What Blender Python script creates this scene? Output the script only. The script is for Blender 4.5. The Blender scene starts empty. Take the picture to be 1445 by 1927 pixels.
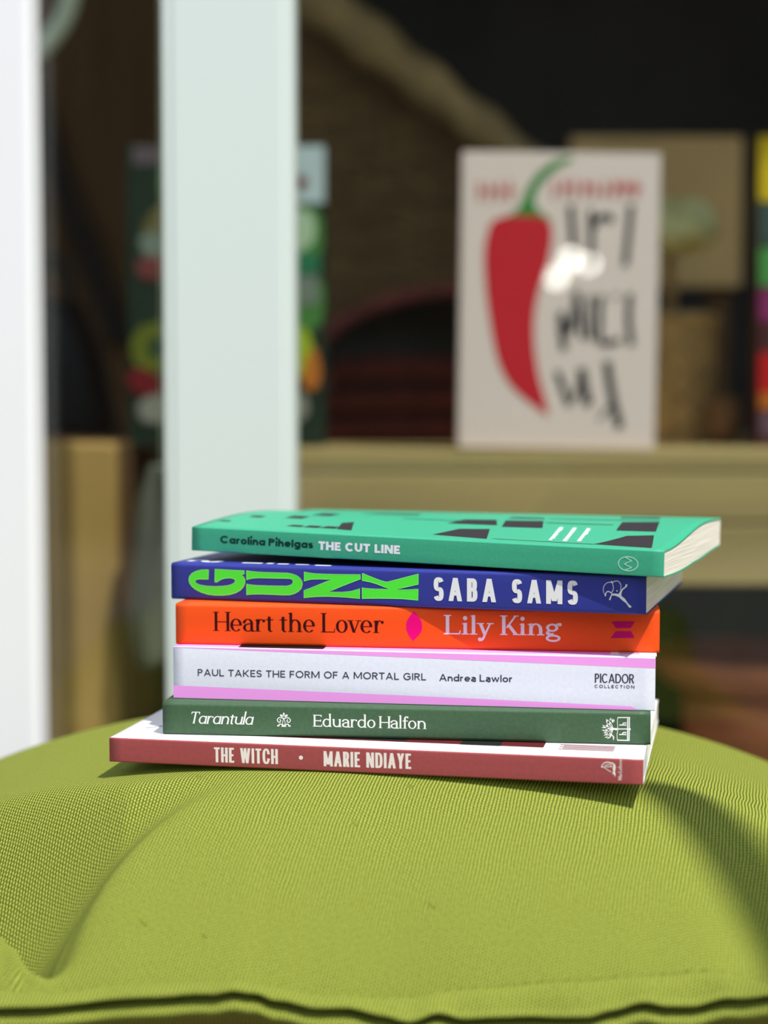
import bpy, bmesh, math, random
from mathutils import Vector, Matrix
random.seed(7)
PI = math.pi
SC = bpy.context.scene
COL = SC.collection
H = 0.70            # height of the lens above the pavement (m)
PITCH = math.radians(3.63)
F = 3200.0          # focal length in pixels of the 1445x1927 frame

# ------------------------------------------------------------------ camera
cam_d = bpy.data.cameras.new('camera')
cam = bpy.data.objects.new('camera', cam_d)
COL.objects.link(cam)
cam.location = (0, 0, H)
cam.rotation_euler = (PI / 2 - PITCH, 0, 0)
cam_d.sensor_fit = 'VERTICAL'
cam_d.sensor_height = 36.0
cam_d.lens = F / 1927 * 36.0
cam_d.clip_start = 0.01
cam_d.dof.use_dof = True
cam_d.dof.focus_distance = 0.682
cam_d.dof.aperture_fstop = cam_d.lens / 13.5
SC.camera = cam

# ------------------------------------------------------------------ sky, sun, exposure
SUN_TRAVEL = Vector((-0.36, 0.38, -1.0)).normalized()
w = bpy.data.worlds.new('sky')
SC.world = w
w.use_nodes = True
nt = w.node_tree
bg = nt.nodes['Background']
tc = nt.nodes.new('ShaderNodeTexCoord')
sp = nt.nodes.new('ShaderNodeSeparateXYZ')
cr = nt.nodes.new('ShaderNodeValToRGB')
nt.links.new(tc.outputs['Generated'], sp.inputs[0])
nt.links.new(sp.outputs['Z'], cr.inputs[0])
cr.color_ramp.elements[0].position = 0.0
cr.color_ramp.elements[0].color = (0.92, 0.92, 0.92, 1)
cr.color_ramp.elements[1].position = 1.0
cr.color_ramp.elements[1].color = (0.42, 0.60, 0.95, 1)
nt.links.new(cr.outputs[0], bg.inputs['Color'])
bg.inputs['Strength'].default_value = 1.0
sun_d = bpy.data.lights.new('sun', 'SUN')
sun_d.energy = 4.2
sun_d.angle = math.radians(0.6)
sun_d.color = (1.0, 0.96, 0.90)
sun = bpy.data.objects.new('sun', sun_d)
COL.objects.link(sun)
sun.rotation_euler = SUN_TRAVEL.to_track_quat('-Z', 'Y').to_euler()
SC.view_settings.view_transform = 'Standard'
SC.view_settings.look = 'None'
SC.view_settings.exposure = 0.15
SC.view_settings.gamma = 1.0
SC.view_settings.use_curve_mapping = False


# ------------------------------------------------------------------ helpers
def at(px, py, Y):
    """world point seen at a place of the photograph, Y metres in front of the lens"""
    qx, qz = (px - 722.5) / F, -(py - 963.5) / F
    c, s = math.cos(PITCH), math.sin(PITCH)
    d = Vector((qx, c + s * qz, -s + c * qz))
    d *= Y / d.y
    return Vector((d.x, Y, H + d.z))


def lin(c):
    return tuple(((v / 255) / 12.92 if v / 255 <= 0.04045 else ((v / 255 + 0.055) / 1.055) ** 2.4) for v in c) + (1,)


def mat(name, rgb, rough=0.6, noise=0.0, nscale=40.0, bump=0.0, bscale=400.0, stretch=(1, 1, 1), metal=0.0, spec=0.4, emit=None):
    m = bpy.data.materials.new(name)
    m.use_nodes = True
    t = m.node_tree
    b = t.nodes['Principled BSDF']
    b.inputs['Base Color'].default_value = lin(rgb)
    b.inputs['Roughness'].default_value = rough
    b.inputs['Metallic'].default_value = metal
    b.inputs['Specular IOR Level'].default_value = spec
    if emit:
        b.inputs['Emission Color'].default_value = lin(rgb)
        b.inputs['Emission Strength'].default_value = emit
    if noise or bump:
        tc = t.nodes.new('ShaderNodeTexCoord')
        mp = t.nodes.new('ShaderNodeMapping')
        mp.inputs['Scale'].default_value = stretch
        t.links.new(tc.outputs['Object'], mp.inputs[0])
    if noise:
        n = t.nodes.new('ShaderNodeTexNoise')
        n.inputs['Scale'].default_value = nscale
        n.inputs['Detail'].default_value = 5
        t.links.new(mp.outputs[0], n.inputs['Vector'])
        r = t.nodes.new('ShaderNodeValToRGB')
        c = lin(rgb)
        r.color_ramp.elements[0].position = 0.3
        r.color_ramp.elements[1].position = 0.7
        r.color_ramp.elements[0].color = tuple(v * (1 - noise) for v in c[:3]) + (1,)
        r.color_ramp.elements[1].color = tuple(min(1, v * (1 + noise)) for v in c[:3]) + (1,)
        t.links.new(n.outputs['Fac'], r.inputs[0])
        t.links.new(r.outputs[0], b.inputs['Base Color'])
    if bump:
        n2 = t.nodes.new('ShaderNodeTexNoise')
        n2.inputs['Scale'].default_value = bscale
        n2.inputs['Detail'].default_value = 3
        t.links.new(mp.outputs[0], n2.inputs['Vector'])
        bp = t.nodes.new('ShaderNodeBump')
        bp.inputs['Strength'].default_value = bump
        bp.inputs['Distance'].default_value = 0.0005
        t.links.new(n2.outputs['Fac'], bp.inputs['Height'])
        t.links.new(bp.outputs[0], b.inputs['Normal'])
    return m


class MB:
    """collects geometry for ONE mesh object with several material slots"""
    def __init__(self):
        self.v, self.f, self.m, self.s = [], [], [], []

    def face(self, pts, mi=0, smooth=False):
        i = len(self.v)
        self.v += [tuple(p) for p in pts]
        self.f.append(tuple(range(i, i + len(pts))))
        self.m.append(mi)
        self.s.append(smooth)

    def grid(self, rows, mi=0, smooth=True, close_u=False, close_v=False):
        i = len(self.v)
        nr, nc = len(rows), len(rows[0])
        for r in rows:
            self.v += [tuple(p) for p in r]
        for a in range(nr if close_v else nr - 1):
            for b in range(nc if close_u else nc - 1):
                a2, b2 = (a + 1) % nr, (b + 1) % nc
                self.f.append((i + a * nc + b, i + a * nc + b2, i + a2 * nc + b2, i + a2 * nc + b))
                self.m.append(mi)
                self.s.append(smooth)

    def box(self, x0, x1, y0, y1, z0, z1, mi=0):
        p = [(x, y, z) for z in (z0, z1) for y in (y0, y1) for x in (x0, x1)]
        for q in ((0, 2, 3, 1), (4, 5, 7, 6), (0, 1, 5, 4), (2, 6, 7, 3), (0, 4, 6, 2), (1, 3, 7, 5)):
            self.face([p[k] for k in q], mi)

    def tube(self, pts, r, n=14, mi=0, caps=True, close=False):
        pts = [Vector(p) for p in pts]
        rows = []
        up = Vector((0.12, 0.23, 0.97)).normalized()
        N = len(pts)
        for k, p in enumerate(pts):
            a = pts[k - 1] if (k or close) else p
            b = pts[(k + 1) % N] if (k < N - 1 or close) else p
            t = (b - a).normalized()
            s = t.cross(up)
            if s.length < 1e-4:
                s = t.cross(Vector((1, 0, 0)))
            s.normalize()
            u = s.cross(t)
            rr = r[k] if isinstance(r, (list, tuple)) else r
            rows.append([p + rr * (math.cos(2 * PI * j / n) * s + math.sin(2 * PI * j / n) * u) for j in range(n)])
        self.grid(rows, mi, True, close_u=True, close_v=close)
        if caps and not close:
            self.face(rows[0], mi)
            self.face(rows[-1][::-1], mi)

    def lathe(self, c, prof, n=40, mi=0, fn=None):
        rows = []
        for k, (r, z) in enumerate(prof):
            row = []
            for j in range(n):
                a = 2 * PI * j / n
                rr = r + (fn(k, j) if fn else 0)
                row.append((c[0] + rr * math.cos(a), c[1] + rr * math.sin(a), c[2] + z))
            rows.append(row)
        self.grid(rows, mi, True, close_u=True)

    def build(self, name, mats, parent=None, bevel=0.0, fn=None):
        me = bpy.data.meshes.new(name)
        vs = [fn(p) for p in self.v] if fn else self.v
        me.from_pydata(vs, [], self.f)
        for m in (mats if isinstance(mats, (list, tuple)) else [mats]):
            me.materials.append(m)
        me.polygons.foreach_set('material_index', self.m)
        me.polygons.foreach_set('use_smooth', self.s)
        bm = bmesh.new()
        bm.from_mesh(me)
        bmesh.ops.remove_doubles(bm, verts=bm.verts, dist=1e-6)
        big = [f for f in bm.faces if len(f.verts) > 4]
        if big:
            bmesh.ops.triangulate(bm, faces=big, ngon_method='EAR_CLIP')
        bmesh.ops.recalc_face_normals(bm, faces=bm.faces)
        bm.to_mesh(me)
        bm.free()
        o = bpy.data.objects.new(name, me)
        COL.objects.link(o)
        if parent:
            o.parent = parent
        if bevel:
            b = o.modifiers.new('bevel', 'BEVEL')
            b.width = bevel
            b.segments = 3
            b.limit_method = 'ANGLE'
        return o


def tag(o, label, cat, group=None, kind=None):
    o['label'] = label
    o['category'] = cat
    if group:
        o['group'] = group
    if kind:
        o['kind'] = kind
    return o


def empty(name, loc, rot=(0, 0, 0)):
    o = bpy.data.objects.new(name, None)
    COL.objects.link(o)
    o.empty_display_size = 0.02
    o.location = loc
    o.rotation_euler = rot
    return o


def structure(name, mb, m, bevel=0.0):
    o = mb.build(name, m, None, bevel)
    o['kind'] = 'structure'
    return o


def spline(pts, n=8, close=False):
    out, N = [], len(pts)
    P = [Vector(p) for p in pts]
    for i in range(N if close else N - 1):
        g = lambda k: P[k % N] if close else P[max(0, min(N - 1, k))]
        a, b, c, d = g(i - 1), g(i), g(i + 1), g(i + 2)
        for k in range(n):
            t = k / n
            out.append(0.5 * (2 * b + (c - a) * t + (2 * a - 5 * b + 4 * c - d) * t * t + (3 * b - a - 3 * c + d) * t ** 3))
    if not close:
        out.append(P[-1])
    return out


# ------------------------------------------------------------------ lettering: a small stroke alphabet
def R_(x0, y0, x1, y1):
    return [(x0, y0), (x1, y0), (x1, y1), (x0, y1)]


def D_(x0, y0, x1, y1, t):
    return [(x0, y0), (x0 + t, y0), (x1 + t, y1), (x1, y1)]


def E_(cx, cy, rx, ry, a0, a1, t, n, k=2.0, seg=26):
    out = []
    sg = lambda v: math.copysign(abs(v) ** (2 / k), v)
    for i in range(seg):
        q = []
        for a, rr in ((a0 + (a1 - a0) * i / seg, 0), (a0 + (a1 - a0) * i / seg, 1), (a0 + (a1 - a0) * (i + 1) / seg, 1), (a0 + (a1 - a0) * (i + 1) / seg, 0)):
            c, s = sg(math.cos(math.radians(a))), sg(math.sin(math.radians(a)))
            q.append((cx + (rx - (0 if rr else t)) * c, cy + (ry - (0 if rr else n)) * s))
        out.append(q)
    return out


def ball(cx, cy, r, ry=None, n=18):
    ry = ry or r
    return [(cx + r * math.cos(2 * PI * i / n), cy + ry * math.sin(2 * PI * i / n)) for i in range(n)]


def ribbon(pts, wd, n=6):
    P = spline([(p[0], p[1], 0) for p in pts], n) if len(pts) > 2 and n > 1 else [Vector((p[0], p[1], 0)) for p in pts]
    L = []
    for i, p in enumerate(P):
        t = (P[min(i + 1, len(P) - 1)] - P[max(i - 1, 0)]).normalized()
        nn = Vector((-t.y, t.x, 0))
        ww = wd[0] + (wd[1] - wd[0]) * i / (len(P) - 1) if isinstance(wd, (tuple, list)) else wd
        L.append((p + nn * ww / 2, p - nn * ww / 2))
    return [[(a[0].x, a[0].y), (b[0].x, b[0].y), (b[1].x, b[1].y), (a[1].x, a[1].y)] for a, b in zip(L, L[1:])]


def glyph(ch, s):
    """polygons of one letter in cap-height units, and its advance width"""
    t, n, x, wf, sf, k = s['t'], s['n'], s['xh'], s['w'], s.get('serif', 0), s.get('k', 2.0)
    P = []
    sh = s.get('sh', 0.035)

    def foot(xc, y, hw=None):           # a flat serif centred on xc, on the base (y=0) or hanging from y
        if sf:
            hw = hw or (t * 0.5 + sf)
            P.append(R_(xc - hw, y, xc + hw, y + sh) if y < 0.3 else R_(xc - hw, y - sh, xc + hw, y))

    def flag(xl, y):                    # the slanted head serif of a lowercase stem
        if sf:
            P.append([(xl - sf, y - 0.05), (xl, y - 0.075), (xl + t, y), (xl + t * 0.6, y)])
    a = lambda v: v * wf
    if ch == ' ':
        return [], a(0.32) if not s.get('sp') else s['sp']
    if ch in 'HNMUIJ':
        W = {'H': a(.70), 'N': a(.74), 'M': a(.88), 'U': a(.68), 'I': t}[ch]
        if ch == 'I':
            P.append(R_(0, 0, t, 1)); foot(t / 2, 0); foot(t / 2, 1)
        elif ch == 'U':
            r = W / 2
            ry = min(r, .45)
            P += [R_(0, ry, t, 1), R_(W - t, ry, W, 1)] + E_(r, ry, r, ry, 180, 360, t, n, max(k, 2))
        else:
            P += [R_(0, 0, t, 1), R_(W - t, 0, W, 1)]
            if ch == 'H':
                P.append(R_(t * .5, .48 - n / 2, W - t * .5, .48 + n / 2))
                for xx in (t / 2, W - t / 2):
                    foot(xx, 0); foot(xx, 1)
            if ch == 'N':
                P.append(D_(W - t * 1.1, 0, 0, 1, t * 1.1))
            if ch == 'M':
                P += [D_(W / 2 - t * .5, .12, 0, 1, t), D_(W / 2 - t * .5, .12, W - t, 1, t)]
        return P, W
    if ch in 'EFL':
        W = a({'E': .54, 'F': .52, 'L': .50}[ch]) if not sf else a({'E': .6, 'F': .56, 'L': .64}[ch])
        x0 = sf * .7
        P.append(R_(x0, 0, x0 + t, 1))
        if ch != 'F':
            P.append(R_(x0, 0, W, n))
            if sf:
                P.append([(W - n * 1.2, 0), (W, 0), (W + n * .4, .22), (W - n * .2, .22)])
        if ch != 'L':
            P.append(R_(x0, 1 - n, W * .96, 1))
            P.append(R_(x0, .5 - n / 2, W * .88, .5 + n / 2))
            if sf:
                P += [R_(W * .96 - n, .82, W * .96, 1), R_(W * .8, .42, W * .8 + n, .6)]
        foot(x0 + t / 2, 0); foot(x0 + t / 2, 1)
        return P, W
    if ch == 'T':
        W = a(.60)
        P += [R_(W / 2 - t / 2, 0, W / 2 + t / 2, 1), R_(0, 1 - n, W, 1)]
        if sf:
            P += [[(0, 1), (n, 1), (n * .8, .8), (-.02, .8)], [(W - n, 1), (W, 1), (W + .02, .8), (W - n * .8, .8)]]
        foot(W / 2, 0)
        return P, W
    if ch in 'AV':
        W = a(.76)
        top = W / 2 - t / 2
        P += [D_(0, 0, top, 1, t), D_(W - t, 0, top, 1, t)]
        P.append(R_(W * .18, .24, W * .82, .24 + n * .95))
        return P, W
    if ch == 'K':
        W = a(.68)
        x0 = sf * .7
        P += [R_(x0, 0, x0 + t, 1)]
        if sf:
            P += [D_(x0 + t, .36, W - n * 2, 1, n * 1.6), D_(W - t * .9, 0, x0 + t + .05, .52, t * 1.15)]
            foot(x0 + t / 2, 0); foot(x0 + t / 2, 1); foot(W - t * .4, 0, t * .9); foot(W - n, 1, t * .7)
        else:
            P += [D_(x0 + t * .6, .40, W - t * 1.2, 1, t * 1.2), D_(W - t * 1.15, 0, x0 + t * .9, .58, t * 1.15)]
        return P, W
    if ch == 'Y':
        W = a(.68)
        P += [R_(W / 2 - t / 2, 0, W / 2 + t / 2, .46), D_(W / 2 - t / 2, .42, 0, 1, t), D_(W / 2 - t / 2, .42, W - t, 1, t)]
        return P, W
    if ch == 'W':
        W = a(1.06)
        q = (W - t) / 4
        P += [D_(q, 0, 0, 1, t), D_(q, 0, 2 * q, 1, t * .9), D_(3 * q, 0, 2 * q, 1, t * .9), D_(3 * q, 0, 4 * q, 1, t)]
        return P, W
    if ch in 'OQ':
        W = a(.84)
        return E_(W / 2, .5, W / 2, .515, 0, 360, t, n, k), W
    if ch in 'CG':
        W = a(.76 if ch == 'C' else .80)
        cx = W * .52
        if k > 2.2:
            P += E_(W / 2, .5, W / 2, .515, 25, 335, t, n, k)
            P += [R_(W - t, .64, W, .74), R_(W - t, .26, W, .36)]
        else:
            P += E_(cx, .5, cx, .515, 42, 318, t, n, k)
        if ch == 'G':
            P += [R_(W * .52, .42, W * .96, .42 + n), R_(W * .96 - t, .14, W * .96, .42 + n)]
        return P, W
    if ch == 'S':
        W = a(.56)
        ry = .25 + n / 4 + .008
        P += E_(W / 2, 1.01 - ry, W / 2, ry, 20, 272, t, n, max(k, 2)) + E_(W / 2, ry - .01, W / 2, ry, 88, -160, t, n, max(k, 2))
        return P, W
    if ch in 'PRBD':
        W = a({'P': .56, 'R': .60, 'B': .58, 'D': .70}[ch])
        P.append(R_(0, 0, t, 1))
        if ch == 'D':
            P += [R_(t * .5, 0, W * .45, n), R_(t * .5, 1 - n, W * .45, 1)] + E_(W * .45, .5, W * .55, .5, -90, 90, t, n, k)
        elif ch == 'B':
            P += [R_(t * .5, 0, W * .5, n), R_(t * .5, 1 - n, W * .5, 1), R_(t * .5, .52 - n / 2, W * .5, .52 + n / 2)]
            P += E_(W * .5, .26 + n / 4, W * .5, .26 + n / 4, -90, 90, t, n, k) + E_(W * .48, .76 - n / 4, W * .48, .24 + n / 4, -90, 90, t, n, k)
        else:
            yb = .42
            ry = (1 - yb) / 2
            P += [R_(t * .5, yb, W * .5, yb + n), R_(t * .5, 1 - n, W * .5, 1)] + E_(W * .48, yb + ry, W * .48, ry, -90, 90, t, n, k)
            if ch == 'R':
                P.append(D_(W - t * 1.02, 0, W * .34, yb + n * .6, t * 1.08))
        return P, W
    # ---- lowercase
    if ch in 'il':
        hgt = x if ch == 'i' else s.get('asc', 1.05)
        x0 = sf * .8
        P.append(R_(x0, 0, x0 + t, hgt))
        flag(x0, hgt)
        foot(x0 + t / 2, 0)
        if ch == 'i':
            r = t * .62
            P.append(ball(x0 + t / 2, x + .13 + r, r) if sf or s.get('round') else ball(x0 + t / 2, x + .12 + r, r))
        return P, x0 + t + sf * .8
    if ch in 'nhurm':
        x0 = sf * .8
        W = a(.50 if ch != 'r' else .34) + x0 + (.0 if not sf else .04)
        asc = s.get('asc', 1.05)
        if ch == 'u':
            P += [R_(x0, W * .42, x0 + t, x), R_(W - t, 0, W, x)] + E_((x0 + W) / 2, W * .42, (W - x0) / 2, W * .42 + .01, 180, 360, t, n * 1.2)
            flag(x0, x); flag(W - t, x)
            if sf:
                P.append(R_(W - t, 0, W + sf, sh))
            return P, W + sf * .8
        P.append(R_(x0, 0, x0 + t, asc if ch == 'h' else x))
        flag(x0, asc if ch == 'h' else x)
        foot(x0 + t / 2, 0)
        if ch == 'r':
            P += E_(x0 + t * .5 + (W - x0) * .42, x - .24, (W - x0) * .45, .25, 45 if not sf else 60, 180, t * .8, n * 1.15)
            if sf:
                P.append(ball(W - t * .15, x - .085, t * .52))
            return P, W + (0 if not sf else .03)
        rx = (W - x0) / 2
        P += E_(x0 + rx, x - rx * .95, rx, rx * .95 + .015, 0, 170, t, n * 1.25)
        P.append(R_(W - t, 0, W, x - rx * .95))
        foot(W - t / 2, 0)
        return P, W + sf * .8
    if ch in 'odgqe' or (ch == 'a' and s.get('a1')):
        W = a(.56)
        if ch == 'o':
            return E_(W / 2, x / 2, W / 2, x / 2 + .015, 0, 360, t, n, 2.0), W
        if ch == 'e':
            P += E_(W / 2, x / 2, W / 2, x / 2 + .015, 0, 318, t, n, 2.0)
            P.append(R_(t * .6, x * .5 - n / 2, W - t * .1, x * .5 + n / 2))
            return P, W
        if ch == 'g' and sf:
            W = a(.62)
            P += E_(W * .42, x * .66, W * .40, x * .35, 0, 360, t * .85, n * 1.3)
            P += E_(W * .48, -.14, W * .48, .19, 0, 360, t * .75, n * 1.5)
            P += ribbon([(W * .22, x * .36), (W * .10, x * .22), (W * .2, .06), (W * .52, .05)], n * 2.0)
            P += ribbon([(W * .7, x * .9), (W * .84, x * .98)], n * 1.6) + [ball(W * .92, x * .93, t * .5)]
            return P, W
        asc = s.get('asc', 1.05)
        tb = t * (1 if not sf else 1)
        P += E_((W) / 2, x / 2, W / 2, x / 2 + .015, 0 if not sf else 50, 360 if not sf else 320, t, n * 1.1)
        if sf:
            P += E_((W) / 2, x / 2, W / 2, x / 2 + .015, -50, 50, n, n * 1.1)
        if ch == 'd':
            P.append(R_(W - t, 0, W, asc)); flag(W - t, asc)
        elif ch == 'g':
            P += [R_(W - t, -.02, W, x)] + E_(W / 2, -.02, W / 2, .26, 200, 360, t, n)
        else:
            P.append(R_(W - t, 0, W, x))
        if sf:
            P.append(R_(W - t, 0, W + sf, sh))
        return P, W + sf * .8
    if ch == 'a':
        W = a(.48)
        P += E_(W / 2, x - .2, W / 2, .21, 0, 155, t, n * 1.1)
        P.append(R_(W - t, 0 if not sf else .05, W, x - .2))
        P += E_(W * .48, .195, W * .48, .205, 75, 300, t, n * 1.1)
        P += ribbon([(W * .45, .385), (W * .7, .40), (W - t * .5, .43)], n * 1.2) + ribbon([(W * .55, .015), (W * .8, .05), (W - t * .5, .14)], n * 1.3)
        if sf:
            P += [ball(W * .13, x - .155, t * .52)] + ribbon([(W - t * .5, .08), (W - t * .1, .01), (W + .07, .045)], (t * .8, n))
        return P, W + (0.05 if sf else 0)
    if ch == 'c':
        W = a(.50)
        return E_(W / 2, x / 2, W / 2, x / 2 + .015, 45, 318, t, n), W
    if ch == 's':
        W = a(.42)
        ry = x * .25 + n / 4 + .006
        return E_(W / 2, x + .01 - ry, W / 2, ry, 25, 272, t * .9, n) + E_(W / 2, ry - .01, W / 2, ry, 88, -155, t * .9, n), W
    if ch == 't':
        W = a(.36)
        x0 = W * .28
        P += [R_(x0, .12, x0 + t, x + .14), R_(0, x - n, W, x)] + E_(x0 + W * .38, .15, W * .38, .165, 180, 310, t, n)
        return P, W
    if ch == 'f':
        W = a(.36)
        x0 = W * .26
        P += [R_(x0, 0, x0 + t, .85), R_(0, x - n, W, x)] + E_(x0 + W * .42, .80, W * .42, .24, 45, 180, t, n)
        foot(x0 + t / 2, 0)
        if sf:
            P.append(ball(x0 + W * .68, .95, t * .5))
        return P, W * .9
    if ch in 'vyw':
        W = a({'v': .50, 'y': .52, 'w': .80}[ch])
        if ch == 'w':
            q = (W - t) / 4
            P += [D_(q, 0, 0, x, t), D_(q, 0, 2 * q, x, t * .85), D_(3 * q, 0, 2 * q, x, t * .85), D_(3 * q, 0, 4 * q, x, t)]
            return P, W
        th = n * 1.5 if sf else t
        P += [D_(W / 2 - t / 2, 0, 0, x, t), D_(W / 2 - th / 2, 0, W - th, x, th)]
        foot(t / 2, x, t * .5 + sf); foot(W - th / 2, x, t * .4 + sf)
        if ch == 'y':
            P += ribbon([(W / 2, .03), (W * .38, -.17), (W * .22, -.27), (W * .1, -.26)], th * 1.15)
            if sf:
                P.append(ball(W * .1, -.235, t * .55))
        return P, W
    return [], 0.3


def typeset(text, s, target):
    """lay a line out so that it is `target` cap-heights long; returns polygons from (0,0) on"""
    def run(wf):
        st = dict(s, w=wf)
        pen, out = 0.0, []
        for c in text:
            P, W = glyph(c, st)
            out += [[(px + pen, py) for px, py in q] for q in P]
            pen += W + s['gap']
        return out, pen - s['gap']
    lo, hi = 0.15, 4.0
    for _ in range(40):
        mid = (lo + hi) / 2
        if run(mid)[1] < target:
            lo = mid
        else:
            hi = mid
    out = run((lo + hi) / 2)[0]
    k = s.get('slant', 0)
    return [[(px + k * py, py) for px, py in q] for q in out] if k else out


def line(text, s, u0, v0, u1, v1, cap):
    """one line of lettering between two points of a book's spine, in millimetres"""
    L = math.hypot(u1 - u0, v1 - v0)
    c, sn = (u1 - u0) / L, (v1 - v0) / L
    return [[(u0 + cap * (px * c - py * sn), v0 + cap * (px * sn + py * c)) for px, py in q] for q in typeset(text, s, L / cap)]


# ------------------------------------------------------------------ the shop front and the street (structure)
M_white = mat('white paint', (250, 250, 250), 0.45, bump=0.05)
M_mint = mat('pale mint paint', (224, 234, 227), 0.45, bump=0.05)
M_wallout = mat('plaster outside', (176, 168, 156), 0.9, noise=0.2, nscale=3)
M_pave = mat('pavement', (112, 107, 100), 0.9, noise=0.2, nscale=8, bump=0.3)
M_brick = mat('brown brickwork', (92, 76, 62), 0.9, noise=0.3, nscale=2)
M_dark = mat('dark shop wall', (70, 74, 76), 0.9, noise=0.25, nscale=4)
M_darkbrown = mat('dark brown boards', (112, 80, 46), 0.8, noise=0.3, nscale=6, stretch=(1, 1, 0.2))
M_floor = mat('dark floorboards', (70, 58, 46), 0.7, noise=0.3, nscale=6)

YG = 1.10           # plane of the window
HEAD = H + 1.15     # underside of the window head
m = MB(); m.box(-9, 9, -7.2, YG - 0.03, -0.1, 0); structure('ground', m, M_pave)
m = MB(); m.box(-9, 9, -7.5, -7.2, -0.1, 3.6); structure('wall_opposite', m, M_brick)
m = MB(); m.box(-2.2, 2.2, YG - 0.03, 3.2, -0.1, 0.0); structure('floor', m, M_floor)
m = MB(); m.box(-2.2, 2.2, 3.0, 3.1, 0, 2.6); structure('wall_back', m, M_dark)
m = MB(); m.box(-2.3, -2.2, YG, 3.1, 0, 2.6); structure('wall_left', m, M_dark)
m = MB(); m.box(2.2, 2.3, YG, 3.1, 0, 2.6); structure('wall_right', m, M_dark)
m = MB(); m.box(-2.3, 2.3, YG + 0.05, 3.1, 2.55, 2.65); structure('ceiling', m, M_dark)
m = MB(); m.box(-9, 9, YG - 0.04, YG + 0.06, HEAD, 4.2); structure('wall_front', m, M_wallout)
m = MB(); m.box(-2.3, 2.3, YG - 0.04, YG + 0.04, 0.0, 0.12); structure('trim_1', m, M_mint)
# side piers
m = MB(); m.box(-9, -2.2, YG - 0.04, YG + 0.06, 0, HEAD); structure('wall_pier', m, M_wallout)
m = MB(); m.box(2.2, 9, YG - 0.04, YG + 0.06, 0, HEAD); structure('wall_corner', m, M_wallout)

# white post at the left, in front of the glass
pr = at(81, 700, 1.09).x
m = MB(); m.box(pr - 0.16, pr, 1.060, 1.0965, 0.0, HEAD); structure('trim_2', m, M_white, 0.004)
# pale mullion between the two panes, with a shallow groove along each edge
ml, mr = at(308, 500, 1.072).x, at(556, 500, 1.095).x
m = MB()
m.box(ml, mr, 1.070, 1.130, 0.12, HEAD)
m.box(ml + 0.006, mr - 0.006, 1.0685, 1.071, 0.12, HEAD)
structure('trim_3', m, M_mint, 0.0025)

M_glass = bpy.data.materials.new('window glass')
M_glass.use_nodes = True
t = M_glass.node_tree
t.nodes.clear()
o_ = t.nodes.new('ShaderNodeOutputMaterial')
mx = t.nodes.new('ShaderNodeMixShader')
fr = t.nodes.new('ShaderNodeFresnel')
geo = t.nodes.new('ShaderNodeNewGeometry')
ior = t.nodes.new('ShaderNodeMapRange')     # the same reflectance on both faces of the sheet
ior.inputs['To Min'].default_value = 1.5
ior.inputs['To Max'].default_value = 1 / 1.5
t.links.new(geo.outputs['Backfacing'], ior.inputs['Value'])
t.links.new(ior.outputs[0], fr.inputs['IOR'])
tr = t.nodes.new('ShaderNodeBsdfTransparent')
tr.inputs['Color'].default_value = (0.95, 0.98, 0.96, 1)
gl = t.nodes.new('ShaderNodeBsdfGlossy')
gl.inputs['Roughness'].default_value = 0.0
t.links.new(fr.outputs[0], mx.inputs[0])
t.links.new(tr.outputs[0], mx.inputs[1])
t.links.new(gl.outputs[0], mx.inputs[2])
t.links.new(mx.outputs[0], o_.inputs[0])


def pane(name, x0, x1):
    m = MB()
    m.box(x0, x1, YG - 0.003, YG + 0.003, 0.12, HEAD)
    return structure(name, m, M_glass)


pane('window_1', mr - 0.001, 2.2)
pane('window_2', -2.2, ml + 0.001)

# ------------------------------------------------------------------ green cushion on a bench
ZB = H - 0.1440     # underside of the lowest book


def interp(tab, v):
    if v <= tab[0][0]:
        return tab[0][1]
    for (a, b), (c, d) in zip(tab, tab[1:]):
        if v <= c:
            k = (v - a) / (c - a)
            k = k * k * (3 - 2 * k)
            return b + (d - b) * k
    return tab[-1][1]


YS = 0.578
ZSEAT = H - 0.262
STITCH = [(-200, 1866), (0, 1869), (100, 1868), (250, 1853), (350, 1849), (443, 1846), (500, 1858), (600, 1871), (720, 1875), (920, 1857), (1071, 1844), (1222, 1834), (1372, 1817), (1445, 1811), (1650, 1795)]
CREASE = [(-200, 1900), (0, 1898), (150, 1892), (300, 1878), (400, 1871), (443, 1864), (478, 1871), (523, 1888), (598, 1900), (648, 1900), (720, 1912), (770, 1921), (820, 1909), (870, 1921), (930, 1917), (1021, 1917), (1096, 1912), (1146, 1902), (1207, 1889), (1252, 1896), (1297, 1898), (1372, 1882), (1445, 1872), (1650, 1860)]
pxof = lambda x: 722.5 + F * x / (YS * 1.013)
zst = lambda x: at(722, interp(STITCH, pxof(x)), YS).z
zcr = lambda x: at(722, interp(CREASE, pxof(x)), YS - 0.008).z


def seg_d(p, a, b):
    ab = (b[0] - a[0], b[1] - a[1])
    l2 = ab[0] ** 2 + ab[1] ** 2
    k = max(0, min(1, ((p[0] - a[0]) * ab[0] + (p[1] - a[1]) * ab[1]) / l2))
    return math.hypot(p[0] - a[0] - k * ab[0], p[1] - a[1] - k * ab[1]), k


def poly_d(p, pts):
    best, bk = 9, 0
    for i in range(len(pts) - 1):
        d, k = seg_d(p, pts[i], pts[i + 1])
        if d < best:
            best, bk = d, (i + k) / (len(pts) - 1)
    return best, bk


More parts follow.
